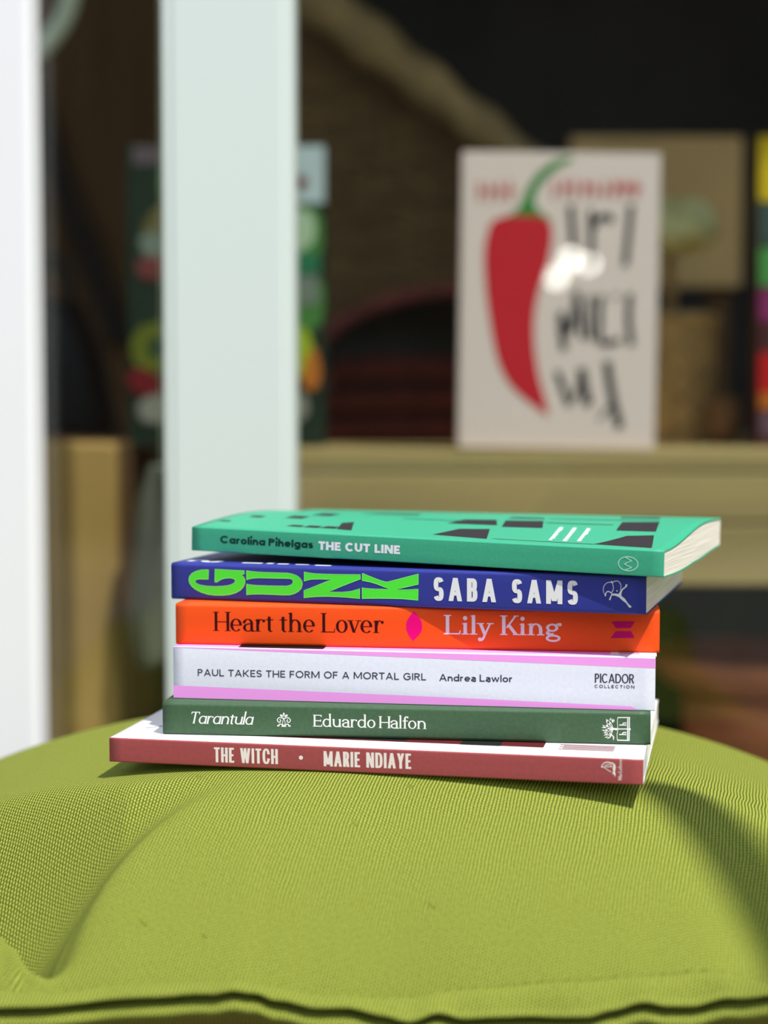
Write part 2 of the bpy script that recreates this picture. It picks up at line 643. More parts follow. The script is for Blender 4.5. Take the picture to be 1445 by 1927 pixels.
# plan lines of the folds that run into the tufting stitches (x, y in metres)
FOLD_L = [(-0.117, 0.578), (-0.1165, 0.592), (-0.112, 0.607), (-0.102, 0.622), (-0.088, 0.636), (-0.068, 0.650)]
HOLLOW = (-0.152, 0.602)
FOLD_L2 = [(-0.121, 0.584), (-0.126, 0.610), (-0.124, 0.640), (-0.110, 0.668)]
FOLD_L3 = [(-0.121, 0.584), (-0.150, 0.592), (-0.19, 0.60)]
FOLD_R = [(0.150, 0.586), (0.138, 0.61), (0.122, 0.632), (0.106, 0.655)]


def smooth01(v):
    v = max(0, min(1, v))
    return v * v * (3 - 2 * v)


def cushion_z(x, y):
    xx = abs(x + 0.002)
    zc = ZB - 0.0004 - 0.029 * (xx / 0.19) ** 2.7
    z = zc
    y0 = 0.662
    if y < y0:
        k = (y0 - y) / (y0 - YS)
        z = zc - (zc - zst(x)) * k ** 1.75
    if y > 0.80:
        z -= 0.05 * ((y - 0.80) / 0.14) ** 2
    # tufts and folds
    d, k = poly_d((x, y), FOLD_L)
    # the left flank falls away from the fold towards a tuft; the lobe right of it stays full
    yy_ = max(0.56, min(0.70, y))
    xf = -0.1095 + 0.0295 * max(0, (yy_ - 0.590) / 0.046) ** 1.75
    run = xf - x
    fall = 1.9 * (math.sqrt(run * run + 0.004 ** 2) + run) / 2
    fall = 0.075 * math.tanh(fall / 0.075)
    fade = 1 - smooth01((y - 0.600) / (0.064 + 0.5 * max(0, -0.10 - x)))
    near = smooth01((y - YS - 0.0015 - 0.013 * smooth01((-0.118 - x) / 0.020)) / 0.014)
    z -= fall * fade * near
    for j, (off, amp) in enumerate(((0.012, 0.0022), (0.021, 0.0018), (0.030, 0.0014))):
        d2, k2 = poly_d((x - 0.008 + off, y + 0.2 * off), FOLD_L)
        z += amp * (1 - smooth01(abs(k2 - 0.35) / 0.55)) * math.exp(-(d2 / 0.0028) ** 2)
    for pts, amp, wid in ((FOLD_R, 0.008, 0.018),):
        d, k = poly_d((x, y), pts)
        z -= amp * (1 - smooth01(k)) * math.exp(-(d / wid) ** 2)
    z -= 0.012 * math.exp(-((x - 0.155) ** 2 + (y - 0.586) ** 2) / 0.028 ** 2)
    z += 0.0005 * math.sin(46 * x + 31 * y) * math.sin(57 * y - 17 * x) * smooth01((0.66 - y) / 0.03)
    return max(z, ZSEAT + 0.03)


def fabric(name, c_dark, c_mid, c_light, pu=1.3, pv=1.4):
    m = bpy.data.materials.new(name)
    m.use_nodes = True
    t = m.node_tree
    b = t.nodes['Principled BSDF']
    b.inputs['Roughness'].default_value = 0.95
    b.inputs['Specular IOR Level'].default_value = 0.15
    uv = t.nodes.new('ShaderNodeUVMap')
    mp = t.nodes.new('ShaderNodeMapping')
    mp.inputs['Rotation'].default_value = (0, 0, math.radians(-13))
    t.links.new(uv.outputs[0], mp.inputs[0])
    nz = t.nodes.new('ShaderNodeTexNoise')
    nz.inputs['Scale'].default_value = 0.035
    nz.inputs['Detail'].default_value = 2
    t.links.new(mp.outputs[0], nz.inputs['Vector'])
    wob = t.nodes.new('ShaderNodeVectorMath'); wob.operation = 'MULTIPLY_ADD'
    wob.inputs[1].default_value = (2.6, 2.6, 0)
    t.links.new(nz.outputs['Color'], wob.inputs[0])
    t.links.new(mp.outputs[0], wob.inputs[2])
    sx = t.nodes.new('ShaderNodeSeparateXYZ')
    t.links.new(wob.outputs[0], sx.inputs[0])

    def M(op, a, b2=None, c=None):
        n = t.nodes.new('ShaderNodeMath')
        n.operation = op
        for i, v in enumerate((a, b2, c)):
            if v is None:
                continue
            if isinstance(v, (int, float)):
                n.inputs[i].default_value = v
            else:
                t.links.new(v, n.inputs[i])
        return n.outputs[0]
    u = M('DIVIDE', sx.outputs['X'], pu)
    fl = M('FLOOR', u)
    A = M('ABSOLUTE', M('SINE', M('MULTIPLY', u, PI)))
    v = M('ADD', M('DIVIDE', sx.outputs['Y'], pv), M('MULTIPLY', fl, 0.5))
    Bv = M('ABSOLUTE', M('SINE', M('MULTIPLY', v, PI)))
    hgt = M('MULTIPLY', M('POWER', A, 0.6), M('ADD', 0.45, M('MULTIPLY', M('POWER', Bv, 0.7), 0.55)))
    n2 = t.nodes.new('ShaderNodeTexNoise')
    n2.inputs['Scale'].default_value = 1.1
    n2.inputs['Detail'].default_value = 3
    t.links.new(mp.outputs[0], n2.inputs['Vector'])
    fac = M('ADD', hgt, M('MULTIPLY', M('SUBTRACT', n2.outputs['Fac'], 0.5), 0.55))
    r = t.nodes.new('ShaderNodeValToRGB')
    e = r.color_ramp.elements
    e[0].position, e[0].color = 0.12, lin(c_dark)
    e[1].position, e[1].color = 0.95, lin(c_light)
    k = e.new(0.55); k.color = lin(c_mid)
    t.links.new(fac, r.inputs[0])
    t.links.new(r.outputs[0], b.inputs['Base Color'])
    bp = t.nodes.new('ShaderNodeBump')
    bp.inputs['Strength'].default_value = 0.55
    bp.inputs['Distance'].default_value = 0.0004
    t.links.new(fac, bp.inputs['Height'])
    t.links.new(bp.outputs[0], b.inputs['Normal'])
    return m


M_green = fabric('green woven canvas', (36, 44, 8), (108, 118, 38), (168, 176, 78))
M_olive = fabric('olive woven canvas', (70, 66, 16), (112, 106, 40), (134, 128, 58))


def uv_grid(o, rows, uvs):
    """per-vertex uv (millimetres) by nearest original index: rows are stored in order"""
    me = o.data
    lay = me.uv_layers.new(name='UVMap')
    look = {}
    for r, q in zip(rows, uvs):
        for p, c in zip(r, q):
            look[(round(p[0], 5), round(p[1], 5), round(p[2], 5))] = c
    for lp in me.loops:
        co = me.vertices[lp.vertex_index].co
        lay.data[lp.index].uv = look.get((round(co.x, 5), round(co.y, 5), round(co.z, 5)), (0, 0))


def panel(name, rows, m, parent, orig):
    loc = [[(p[0] - orig[0], p[1] - orig[1], p[2] - orig[2]) for p in r] for r in rows]
    uvs = []
    mc = int(len(rows[0]) * 0.6)                 # threads are counted out from one unfolded column
    for ri, r in enumerate(rows):
        arc = [0.0]
        for p, q in zip(r, r[1:]):
            arc.append(arc[-1] + 1000 * (0.45 * math.dist(p, q) + 0.55 * abs(q[0] - p[0])))
        uvs.append([])
        for ci, p in enumerate(r):
            v = 0.0
            if ri:
                up = rows[ri - 1]
                v = uvs[ri - 1][ci][1] + 1000 * (0.5 * math.dist(p, up[ci]) + 0.5 * math.dist(r[mc], up[mc]))
            uvs[-1].append((arc[ci] - arc[mc], v))
    mb = MB()
    mb.grid(loc, 0, True)
    o = mb.build(name, m, parent)
    uv_grid(o, loc, uvs)
    return o


CX0, CX1, CYB = -0.27, 0.29, 0.955
cush = empty('seat_cushion', (0.0, 0.76, ZSEAT))
tag(cush, 'lime green woven canvas seat cushion, domed and tufted, carrying the book stack', 'cushion')
org = cush.location.copy()
NX = 420
xs = [CX0 + (CX1 - CX0) * i / NX for i in range(NX + 1)]
ys = [CYB - (CYB - YS) * (1 - (1 - i / 240) ** 1.35) for i in range(241)]
edge_l = lambda x: 0.012 * (max(0, (-0.225 - x)) / 0.045) ** 2 + 0.012 * (max(0, (x - 0.245)) / 0.045) ** 2
rows = [[(x, y, cushion_z(x, y) - edge_l(x)) for x in xs] for y in ys]
panel('top_cover', rows, M_green, cush, org)
# the welt: a soft flange that stands out from the stitch line and folds under
NW = 28
rows = []
for i in range(NW + 1):
    a = i / NW
    row = []
    for x in xs:
        zs_, zc_ = cushion_z(x, YS) - edge_l(x), zcr(x) - edge_l(x)
        rip = 0.0012 * math.sin(95 * x + 1) + 0.0008 * math.sin(210 * x)
        out = 0.0125 + rip
        ztop = zc_ + 0.0034                      # upper face of the lip
        if a < 0.7:                              # out from the stitch line
            k = a / 0.7
            yy = YS - (out - 0.0018) * k
            zz = zs_ - 0.0022 * math.sin(min(1, k * 5) * PI) + (ztop - zs_) * (k ** 1.3) + 0.0016 * math.sin(k * PI)
        else:                                    # round the lip and back under into the seam
            g = (a - 0.7) / 0.3
            ang = PI * g
            yy = YS - out + 0.0018 * (1 - math.sin(ang)) + (0.005 * max(0, g - 0.5) * 2)
            zz = zc_ + 0.0017 + 0.0017 * math.cos(ang)
        row.append((x, yy, zz))
    rows.append(row)
panel('welt', rows, M_green, cush, org)
lip_back = rows[-1]
rows = []
for i in range(13):                       # the lower lip of the seam
    k = i / 12
    rows.append([(x, lip_back[j][1] - 0.0075 * math.sin(k * PI / 2) + 0.002 * max(0, k - 0.8) * 5, lip_back[j][2] - 0.0004 - 0.0058 * k ** 1.6) for j, x in enumerate(xs)])
panel('lower_welt', rows, M_green, cush, org)
lip2 = rows[-1]
rows = []
for i in range(25):
    k = i / 24
    rows.append([(x, lip2[j][1] + 0.013 * smooth01(k * 3) + 0.004 * k, lip2[j][2] - (lip2[j][2] - ZSEAT) * k) for j, x in enumerate(xs)])
panel('side_panel', rows, M_olive, cush, org)
# closed sides, back and bottom of the cushion
mb = MB()
for xe in (CX0, CX1):
    q = [(xe, y, cushion_z(xe, y) - edge_l(xe)) for y in ys]
    mb.grid([[(p[0] - org[0], p[1] - org[1], p[2] - org[2]) for p in q], [(p[0] - org[0], p[1] - org[1], 0.0) for p in q]])
q = [(x, CYB, cushion_z(x, CYB) - edge_l(x)) for x in xs]
mb.grid([[(p[0] - org[0], p[1] - org[1], p[2] - org[2]) for p in q], [(p[0] - org[0], p[1] - org[1], 0.0) for p in q]])
mb.face([(CX0 - org[0], YS - org[1], 0), (CX1 - org[0], YS - org[1], 0), (CX1 - org[0], CYB - org[1], 0), (CX0 - org[0], CYB - org[1], 0)])
mb.build('boxing', mat('olive canvas lining', (118, 116, 46), 0.95), cush)

M_bench = mat('grey timber', (120, 104, 84), 0.7, noise=0.25, nscale=10, stretch=(0.2, 1, 1))
bench = empty('bench', (0.0, 0.76, 0.0))
tag(bench, 'low timber bench under the lime green cushion', 'bench')
for k in range(4):
    mb = MB(); mb.box(-0.45, 0.45, -0.19 + k * 0.098, -0.105 + k * 0.098, ZSEAT - 0.03, ZSEAT)
    mb.build('slat', M_bench, bench, 0.003)
for sx_ in (-0.4, 0.36):
    for sy_ in (-0.18, 0.14):
        mb = MB(); mb.box(sx_, sx_ + 0.04, sy_, sy_ + 0.04, 0, ZSEAT - 0.03)
        mb.build('leg', M_bench, bench, 0.003)

# ------------------------------------------------------------------ the stack of paperbacks
MM = 0.001
M_page = mat('cream page edges', (236, 230, 214), 0.9, noise=0.10, nscale=900, stretch=(0.02, 0.02, 1.0), bump=0.35, bscale=1500)
M_pagew = mat('white page edges', (238, 236, 228), 0.9, noise=0.07, nscale=900, stretch=(0.02, 0.02, 1.0), bump=0.3, bscale=1500)


def paper(name, rgb, rough=0.5, noise=0.03):
    return mat(name, rgb, rough, noise=noise, nscale=600, bump=0.08, bscale=900, spec=0.35)


INK = {}


def ink(name, rgb):
    if name not in INK:
        INK[name] = mat('ink ' + name, rgb, 0.6, spec=0.15)
    return INK[name]


def book(label, x, y, z, yaw, roll, L, W, th, cover, page, spine_art, top_art, deform=None, r=0.9, base_spine=None, inset=0.5, ks=1.0, group='paperbacks stacked on the green cushion'):
    """a closed paperback: origin at the middle of the spine's lower edge, u along the spine, d away from it, h up; sizes in mm"""
    e = empty('paperback_book', (x * MM, y * MM, H + z * MM), (0, math.radians(roll), math.radians(yaw)))
    tag(e, label, 'book', group)
    df = deform or (lambda u, d, h: (u, d, h))
    fn = lambda p: tuple(MM * c for c in df(*p))
    nu, nd = 40, 24
    us = [-L / 2 + L * i / nu for i in range(nu + 1)]
    C = 0.45     # thickness of the card
    # spine: rounded at its two long edges
    mats = [base_spine or cover] + [a[0] for a in spine_art]
    m = MB()
    pr_ = []
    for k in range(7):
        a = PI / 2 * k / 6
        pr_.append((r - r * math.sin(a), r - r * math.cos(a)))
    pr2 = [(d, th - h) for d, h in reversed(pr_)]
    outer = pr_ + [(0, h) for h in (th * .35, th * .65)] + pr2
    inner = [(C + 0.0 if d < C else d, min(max(h, C), th - C)) for d, h in reversed(outer)]
    loop = outer + [(r, th - C)] + [(C, th - C - .2), (C, C + .2)] + [(r, C)]
    m.grid([[(u, d, h) for d, h in loop] for u in us], 0, True, close_u=True)
    m.face([(us[0], d, h) for d, h in loop], 0)
    m.face([(us[-1], d, h) for d, h in loop][::-1], 0)
    for i, (mt, polys) in enumerate(spine_art):
        for j, q in enumerate(polys):        # strokes lie over one another like layers of ink
            m.face([(u * ks, -0.04 - 0.03 * i - 0.0012 * (j % 23), v * ks) for u, v in q], i + 1)
    m.build('spine', mats, e, fn=fn)
    # covers
    ds = [r + (W - r) * i / nd for i in range(nd + 1)]
    for nm, h0, h1 in (('front_cover', th - C, th), ('back_cover', 0, C)):
        m = MB()
        m.grid([[(u, d, h1) for u in us] for d in ds], 0, True)
        m.grid([[(u, d, h0) for u in us] for d in ds], 0, True)
        m.grid([[(u, W, h) for u in us] for h in (h0, h1)], 0, False)
        m.grid([[(u, r, h) for u in us] for h in (h0, h1)], 0, False)
        for uu in (us[0], us[-1]):
            m.grid([[(uu, d, h) for d in ds] for h in (h0, h1)], 0, False)
        mm = [cover]
        if nm == 'front_cover':
            mm += [a[0] for a in top_art]
            for i, (mt, polys) in enumerate(top_art):
                for j, q in enumerate(polys):
                    m.face([(u, d, th + 0.05 + 0.03 * i + 0.0012 * (j % 23)) for u, d in q], i + 1)
        m.build(nm, mm, e, fn=fn)
    # page block, a touch smaller than the cover
    m = MB()
    a_, b_ = -L / 2 + inset, L / 2 - inset
    uu = [a_ + (b_ - a_) * i / nu for i in range(nu + 1)]
    dd = [C + .1 + (W - inset - C) * i / nd for i in range(nd + 1)]
    hh = [C + .02 + (th - 2 * C - .04) * i / 10 for i in range(11)]
    m.grid([[(u, d, hh[-1]) for u in uu] for d in dd]); m.grid([[(u, d, hh[0]) for u in uu] for d in dd])
    for ue in (uu[0], uu[-1]):
        m.grid([[(ue, d, h) for d in dd] for h in hh], 0, False)
    for de in (dd[0], dd[-1]):
        m.grid([[(u, de, h) for u in uu] for h in hh], 0, False)
    m.build('page_block', page, e, fn=fn)
    return e


S_TITLE = dict(t=.29, n=.25, xh=.72, gap=.085, serif=0, asc=1.0, a1=1, round=1, sp=.30)
S_BLACK = dict(t=.31, n=.25, xh=.70, gap=.10, serif=0, sp=.36)
S_COND = dict(t=.205, n=.165, xh=.7, gap=.215, serif=0, k=2.6, sp=.26)
S_SERIF = dict(t=.145, n=.042, xh=.64, gap=.055, serif=.085, sh=.032, asc=1.0, sp=.22)
S_SERIFB = dict(t=.18, n=.070, xh=.60, gap=.085, serif=.10, sh=.055, asc=1.0, sp=.30)
S_GEO = dict(t=.16, n=.155, xh=.66, gap=.17, serif=0, asc=1.02, sp=.30)
S_GEO2 = dict(t=.17, n=.16, xh=.66, gap=.13, serif=0, asc=1.02, sp=.28)
S_PIC = dict(t=.14, n=.115, xh=.66, gap=.05, serif=0)
S_COLL = dict(t=.19, n=.19, xh=.66, gap=.42, serif=0)
S_GARA = dict(t=.145, n=.075, xh=.68, gap=.05, serif=.075, sh=.04, asc=1.12, sp=.24)
S_GARI = dict(t=.135, n=.075, xh=.66, gap=.02, serif=.03, sh=.04, asc=1.1, slant=.22, a1=1, sp=.24)
S_WITCH = dict(t=.18, n=.135, xh=.66, gap=.085, serif=0, k=2.6, sp=.24)

# --- lowest: maroon spine, white cover
W_white, W_maroon = paper('white coated cover', (246, 242, 242)), paper('maroon spine', (168, 78, 78), noise=.06)
i_cream, i_black = ink('cream', (250, 238, 230)), ink('black', (26, 22, 24))
art = line('THE WITCH', S_WITCH, -63.5, 1.75, -36.85, 2.05, 6.1) + line('MARIE NDIAYE', S_WITCH, -18.0, 2.05, 17.5, 2.45, 6.1) + [ball(-27.36, 5.1, .85)]
boat = ribbon([(92.1, 6.4), (92.65, 7.5), (93.6, 8.25), (94.75, 8.4), (95.9, 8.1), (96.65, 8.1)], (.25, .6)) + ribbon([(93.3, 6.65), (94.0, 7.3), (95.0, 7.45), (95.9, 7.2), (96.1, 6.75), (94.9, 6.65), (93.3, 6.6)], .26) + ribbon([(92.0, 6.3), (92.87, 6.4), (95.94, 4.6)], .25) + ribbon([(92.35, 7.1), (92.75, 6.2)], .3)
boat += [[(96.55, 8.1), (97.18, 7.9), (97.6, 7.0), (97.5, 5.8), (97.3, 4.9), (97.6, 3.85), (97.33, 2.75), (97.0, 3.8), (96.3, 4.0), (96.68, 4.9), (96.46, 6.1), (96.66, 7.0)]]
mac = [[(99.95 - py * 1.45, 1.7 + px * 1.45) for px, py in q] for q in typeset('MacLehose', dict(t=.14, n=.08, xh=.62, gap=.09, serif=.05, asc=1.0), 8.0 / 1.45)]
dots = [R_(73 + 1.5 * (k % 2), 12.9 + 2.2 * k, 94.5, 13.9 + 2.2 * k) for k in range(5)]
blur_art = [(ink('oxblood photo', (96, 34, 36)), [R_(-58, 15, 67, 60)]), (ink('dark photo', (34, 34, 34)), [R_(-58, 17, 12, 58), R_(34, 14.5, 50, 40)]), (ink('maroon', (140, 66, 68)), dots), (ink('soft grey', (198, 192, 196)), [[(-100, 24), (-93, 30), (-92, 28.5), (-98, 22)]])]
book('lowest paperback of the stack, maroon spine lettered THE WITCH, white cover', -6.3, 657, -144.0, -11.5, 0, 213.1, 133.5, 9.8, W_white, M_pagew,
     [(i_cream, art + boat + mac)], blur_art, r=.6, base_spine=W_maroon, inset=.3, ks=.985)

# --- second: dark green
T_green = paper('bottle green cover', (66, 96, 66), noise=.10)
i_white = ink('soft white', (236, 238, 228))
art = line('Tarantula', S_GARI, -87.9, 4.75, -61.6, 4.8, 4.9) + line('Eduardo Halfon', S_GARA, -36.6, 4.6, 9.65, 4.55, 4.85)
orn = ribbon([(-48.6, 4.4), (-49.2, 5.6), (-48.9, 7.0), (-48.66, 7.9)], .25) + ribbon([(-48.7, 4.4), (-48.1, 5.6), (-48.4, 7.0), (-48.66, 7.9)], .25)
for sgn in (-1, 1):
    c = -48.66
    orn += ribbon([(c + sgn * .2, 7.6), (c + sgn * 1.0, 7.9), (c + sgn * 2.0, 7.9), (c + sgn * 2.7, 7.1), (c + sgn * 2.3, 6.2), (c + sgn * 1.5, 6.2), (c + sgn * 1.3, 6.9), (c + sgn * 1.8, 7.2)], .36)
    orn += ribbon([(c + sgn * .3, 4.6), (c + sgn * 1.2, 5.3), (c + sgn * 1.9, 5.2), (c + sgn * 2.0, 4.6), (c + sgn * 2.6, 4.5)], .4) + [ball(c + sgn * 2.5, 4.6, .32)]
    orn += [[(c + sgn * .2, 8.3), (c + sgn * .7, 9.2), (c + sgn * 1.5, 9.3), (c + sgn * 1.6, 8.7), (c + sgn * .9, 8.2)]]
orn += [ball(c, 9.6, .4), ball(c, 9.0, .3, .5)] + ribbon([(c - 1, 4.35), (c + 1, 4.35)], .3)
bk = []
for q in ([(86.09, 10.9), (90.98, 11.0)], [(90.75, 11.0), (90.7, 1.8)], [(90.88, 1.8), (86.07, 1.8)], [(86.2, 6.3), (90.9, 6.4)], [(90.1, 10.7), (90.1, 2.0)]):
    bk += ribbon(q, .42 if q[0][0] > 86.05 else .3, 1)
bk += ribbon([(86.2, 10.9), (86.0, 9.5), (86.2, 6.3)], .22) + ribbon([(86.2, 6.2), (85.95, 4), (86.07, 1.8)], .22) + [ball(90.9, 6.3, .45)]
for v0 in (7.7, 3.9):
    bk += [[(89.5 - py * 2.7, v0 - .2 + px * 2.7) for px, py in q] for q in typeset('h', dict(t=.16, n=.10, xh=.55, gap=0, serif=.1, asc=1.0), .62)]
tree = ribbon([(86.0, 6.2), (84.4, 6.3), (83.2, 6.2), (82.2, 6.6)], (.9, .4))
random.seed(5)
for k in range(26):
    a = math.radians(-112 + 224 * k / 25 + random.uniform(-5, 5)) + PI
    rr = random.uniform(2.0, 3.9)
    cx, cy = 83.6 + .85 * rr * math.cos(a), 6.25 + 1.08 * rr * math.sin(a)
    if cx > 85.7:
        continue
    b2 = a + random.uniform(-.7, .7)
    ca, sa = math.cos(b2), math.sin(b2)
    tree.append([(cx + ca * px - sa * py, cy + sa * px + ca * py) for px, py in ((-.75, 0), (-.2, .26), (.75, 0), (-.2, -.26))])
for k in range(7):
    a = math.radians(110 + 140 * k / 6)
    tree += ribbon([(84.3, 6.25), (84.3 + 1.6 * math.cos(a), 6.25 + 2.0 * math.sin(a)), (84.0 + 2.8 * math.cos(a + .1), 6.25 + 3.6 * math.sin(a + .1))], (.35, .15))
book('second paperback from the bottom, dark green with a white tree emblem, lettered Tarantula', 7.45, 674, -134.15, -6.6, 0, 196.3, 129, 13.15, T_green, M_pagew,
     [(i_white, art + orn + bk + tree)], [], r=1.5, inset=.3, ks=.99)

# --- third: white and pink
P_pink, P_white = paper('pink cover', (248, 160, 232)), paper('white spine', (236, 238, 248))
i_grey = ink('slate grey', (62, 66, 76))
pinkw = [[(-98.45, 21.5), (98.45, 21.0), (98.45, 17.2), (-98.45, 21.3)], [(-98.45, .3), (92, .3), (89, 1.73), (28, 3.15), (-98.45, 5.4)]]
art = line('PAUL TAKES THE FORM OF A MORTAL GIRL', S_GEO, -88.1, 9.65, 6.94, 10.1, 2.85) + line('Andrea Lawlor', S_GEO2, 12.3, 10.0, 41.96, 10.25, 2.85)
art += line('PICADOR', S_PIC, 74.74, 10.85, 90.24, 10.95, 3.7) + line('COLLECTION', S_COLL, 74.65, 8.8, 90.38, 8.9, 1.25)
book('third paperback from the bottom, white spine edged in pink, lettered PAUL TAKES THE FORM', 10.1, 679.5, -120.95, -8.7, 0, 195.9, 130, 21.55, P_pink, M_pagew,
     [(ink('spine pink', (254, 166, 242)), pinkw), (i_grey, art)], [(i_black, [R_(-71, 1.2, -35.5, 60)]), (ink('pink white', (248, 232, 240)), [[(82, 60), (80, 1), (98.4, 1), (98.4, 60)]]), (ink('lilac grey', (196, 170, 190)), [[(82, 20), (84, 4), (92, 6), (90, 20)]])], r=.55, base_spine=P_white, inset=.3, ks=.994)

# --- fourth: orange
O_or = paper('orange cover', (255, 84, 14), noise=.02)
i_mag = ink('magenta', (236, 0, 120))
i_deep = ink('plum magenta', (206, 10, 110))
i_dkred = ink('dark oxblood', (58, 6, 8))
i_pale = ink('pale pink white', (255, 236, 240))
leaf = [(0.26, 15.27), (1.15, 14.29), (2.37, 12.82), (3.31, 11.2), (3.64, 9.33), (3.45, 7.44), (2.51, 5.8), (1.16, 4.42), (-0.11, 3.1), (-1.09, 4.38), (-2.09, 6.12), (-2.77, 7.87), (-2.85, 10.03), (-2.45, 11.53), (-1.42, 13.3)]
h1 = [(79.91, 12.38), (89.19, 12.53), (87.47, 9.88), (81.68, 9.78)]
h2 = [(81.69, 8.5), (87.7, 8.61), (89.12, 5.93), (79.68, 5.77)]
book('fourth paperback from the bottom, bright orange, lettered Heart the Lover', 11.9, 687.5, -99.35, -7.4, 0, 198.0, 129, 16.95, O_or, M_page,
     [(i_dkred, line('Heart the Lover', S_SERIF, -82.5, 5.85, -12.26, 6.15, 7.95)), (i_pale, line('Lily King', S_SERIFB, 12.75, 6.1, 59.9, 6.4, 7.95)), (i_mag, [leaf]), (i_deep, [h1, h2])], [], r=1.4, inset=.3)

# --- fifth: deep blue
B_blue = paper('ultramarine cover', (48, 56, 146), noise=.04)
i_lime, i_rim, i_paper = ink('lime green', (84, 240, 62)), ink('bottle green edge', (12, 78, 70)), ink('paper white', (240, 240, 238))
G = [(-83.1,12.74),(-86.4,12.58),(-88.8,11.95),(-90.6,10.97),(-91.69,9.71),(-92.02,8.4),(-91.71,6.91),(-90.64,5.45),(-88.85,4.2),(-86.47,3.15),(-83.69,2.42),(-80.52,2.11),(-76.95,2.15),(-73.79,2.54),(-71.03,3.33),(-68.86,4.55),(-67.47,6.07),(-66.84,7.64),(-66.79,8.94),(-67.14,9.85),(-67.84,10.57),(-68.54,10.99),(-67.05,11.48),(-66.96,12.74),(-80.24,13.04),(-80.28,7.55),(-79.49,7.57),(-78.69,8.11),(-77.3,8.89),(-75.72,9.38),(-73.75,9.59),(-72.17,9.41),(-71.27,8.92),(-71.08,8.26),(-71.59,7.5),(-72.78,6.8),(-74.55,6.3),(-77.32,5.92),(-80.89,5.74),(-84.06,5.83),(-86.65,6.13),(-88.44,6.71),(-89.23,7.54),(-89.14,8.11),(-88.42,8.5),(-86.83,8.73),(-84.84,8.71),(-83.25,8.65)]
U = [(-66.06,12.84),(-65.08,12.68),(-62.74,12.45),(-58.84,12.3),(-54.95,12.29),(-51.07,12.29),(-47.98,12.3),(-45.66,11.93),(-43.74,11.25),(-42.4,10.19),(-41.63,8.93),(-41.56,7.65),(-42.02,6.17),(-43.18,4.86),(-44.92,3.89),(-47.24,3.23),(-50.33,3.13),(-54.99,3.21),(-58.88,3.23),(-62.79,3.11),(-66.12,2.71),(-66.09,7.29),(-64.33,6.9),(-61.6,6.76),(-56.92,6.76),(-51.87,6.8),(-48.38,6.9),(-46.64,7.32),(-45.68,8.08),(-45.52,8.93),(-45.86,9.65),(-46.83,10.06),(-49.14,10.07),(-53.02,10.03),(-56.9,10.0),(-60.8,9.96),(-63.54,9.73),(-66.08,8.96)]
N_ = [(-40.68,12.98),(-38.57,12.63),(-35.89,12.38),(-31.3,12.32),(-26.36,12.35),(-20.68,12.44),(-16.45,12.56),(-16.45,10.75),(-18.79,9.85),(-22.19,8.51),(-25.61,7.1),(-28.27,5.93),(-30.18,5.14),(-27.51,5.01),(-24.47,5.06),(-22.2,5.32),(-20.31,5.59),(-18.42,6.16),(-16.79,6.86),(-16.8,2.65),(-19.18,2.87),(-22.2,3.06),(-26.38,3.15),(-30.94,3.15),(-35.15,2.94),(-38.6,2.62),(-40.83,2.18),(-40.82,5.29),(-37.82,6.41),(-34.37,7.86),(-31.31,9.12),(-28.45,10.22),(-30.93,10.22),(-34.36,10.23),(-37.81,10.03),(-39.34,9.62),(-40.69,9.06)]
K_ = [(-15.58,13.13),(-13.14,12.18),(-10.51,11.28),(-7.89,10.38),(-5.46,9.8),(-3.41,10.29),(-0.05,11.22),(3.66,12.29),(8.1,13.53),(8.03,9.26),(5.51,8.68),(1.81,7.75),(-1.54,6.89),(1.81,6.85),(5.14,7.06),(7.96,7.39),(7.89,2.72),(5.15,2.99),(1.81,3.18),(-2.66,3.18),(-7.52,3.09),(-11.64,2.96),(-15.7,2.69),(-15.7,7.26),(-13.89,6.95),(-10.89,6.82),(-7.51,6.85),(-3.96,6.92),(-6.77,7.96),(-9.39,8.89),(-12.39,9.67),(-15.7,10.15)]
GUNK = [[(a, b + .2) for a, b in q] for q in (G, U, N_, K_)]
EDGE, RIM = [], []
for q in GUNK:
    RIM += [[(a + .22, b - .25) for a, b in q]] + ribbon([(a + .05, b - .05) for a, b in q + q[:1]], .5, 1)
    EDGE += ribbon(q + q[:1], .24, 1)
wh = line('SABA SAMS', S_COND, 14.5, 3.1, 73.2, 3.35, 9.4)
fig = [[(92.68,12.0),(92.52,11.08),(90.95,9.77),(90.45,8.71),(90.34,7.45),(91.81,6.24),(93.08,4.39),(94.55,3.1),(93.51,2.81),(92.24,4.57),(90.77,5.58),(89.51,6.79),(88.04,7.38),(86.58,7.46),(86.36,8.16),(87.83,8.21),(89.29,8.13),(89.78,8.98),(90.53,10.1),(91.77,11.06),(92.09,11.99)]]
for q, wd in (([(83.42,8.37),(83.2,9.75),(83.61,11.23),(84.65,12.31),(85.9,12.64),(86.74,12.37)], (.2, .3)), ([(86.74,12.37),(87.58,12.99),(88.83,13.15),(89.88,12.26),(90.18,11.01),(89.9,9.53)], (.35, .2)), ([(86.74,12.37),(87.18,10.92),(87.1,9.66),(86.48,8.46)], .25), ([(86.57,7.75),(86.16,6.69),(85.75,5.62)], (.3, .65)), ([(84.06,7.46),(84.47,8.53),(85.31,8.97),(86.6,8.3)], .4)):
    fig += ribbon(q, wd)
fig += [ball(88.65, 9.28, .28), ball(83.85, 7.96, .28), ball(86.53, 12.87, .3), ball(84.1, 7.3, .3)]
s_top = ribbon([(-96, 9), (-94, 13.5), (-90, 13), (-88, 9), (-84, 8.5), (-82, 13)], 3.2) + [R_(-71, 6.5, -62, 9.5), R_(-60, 6.5, -57, 12), R_(-55, 6, -50, 9), R_(-47, 6, -41, 8.5), R_(-38, 4.5, -31, 8)]
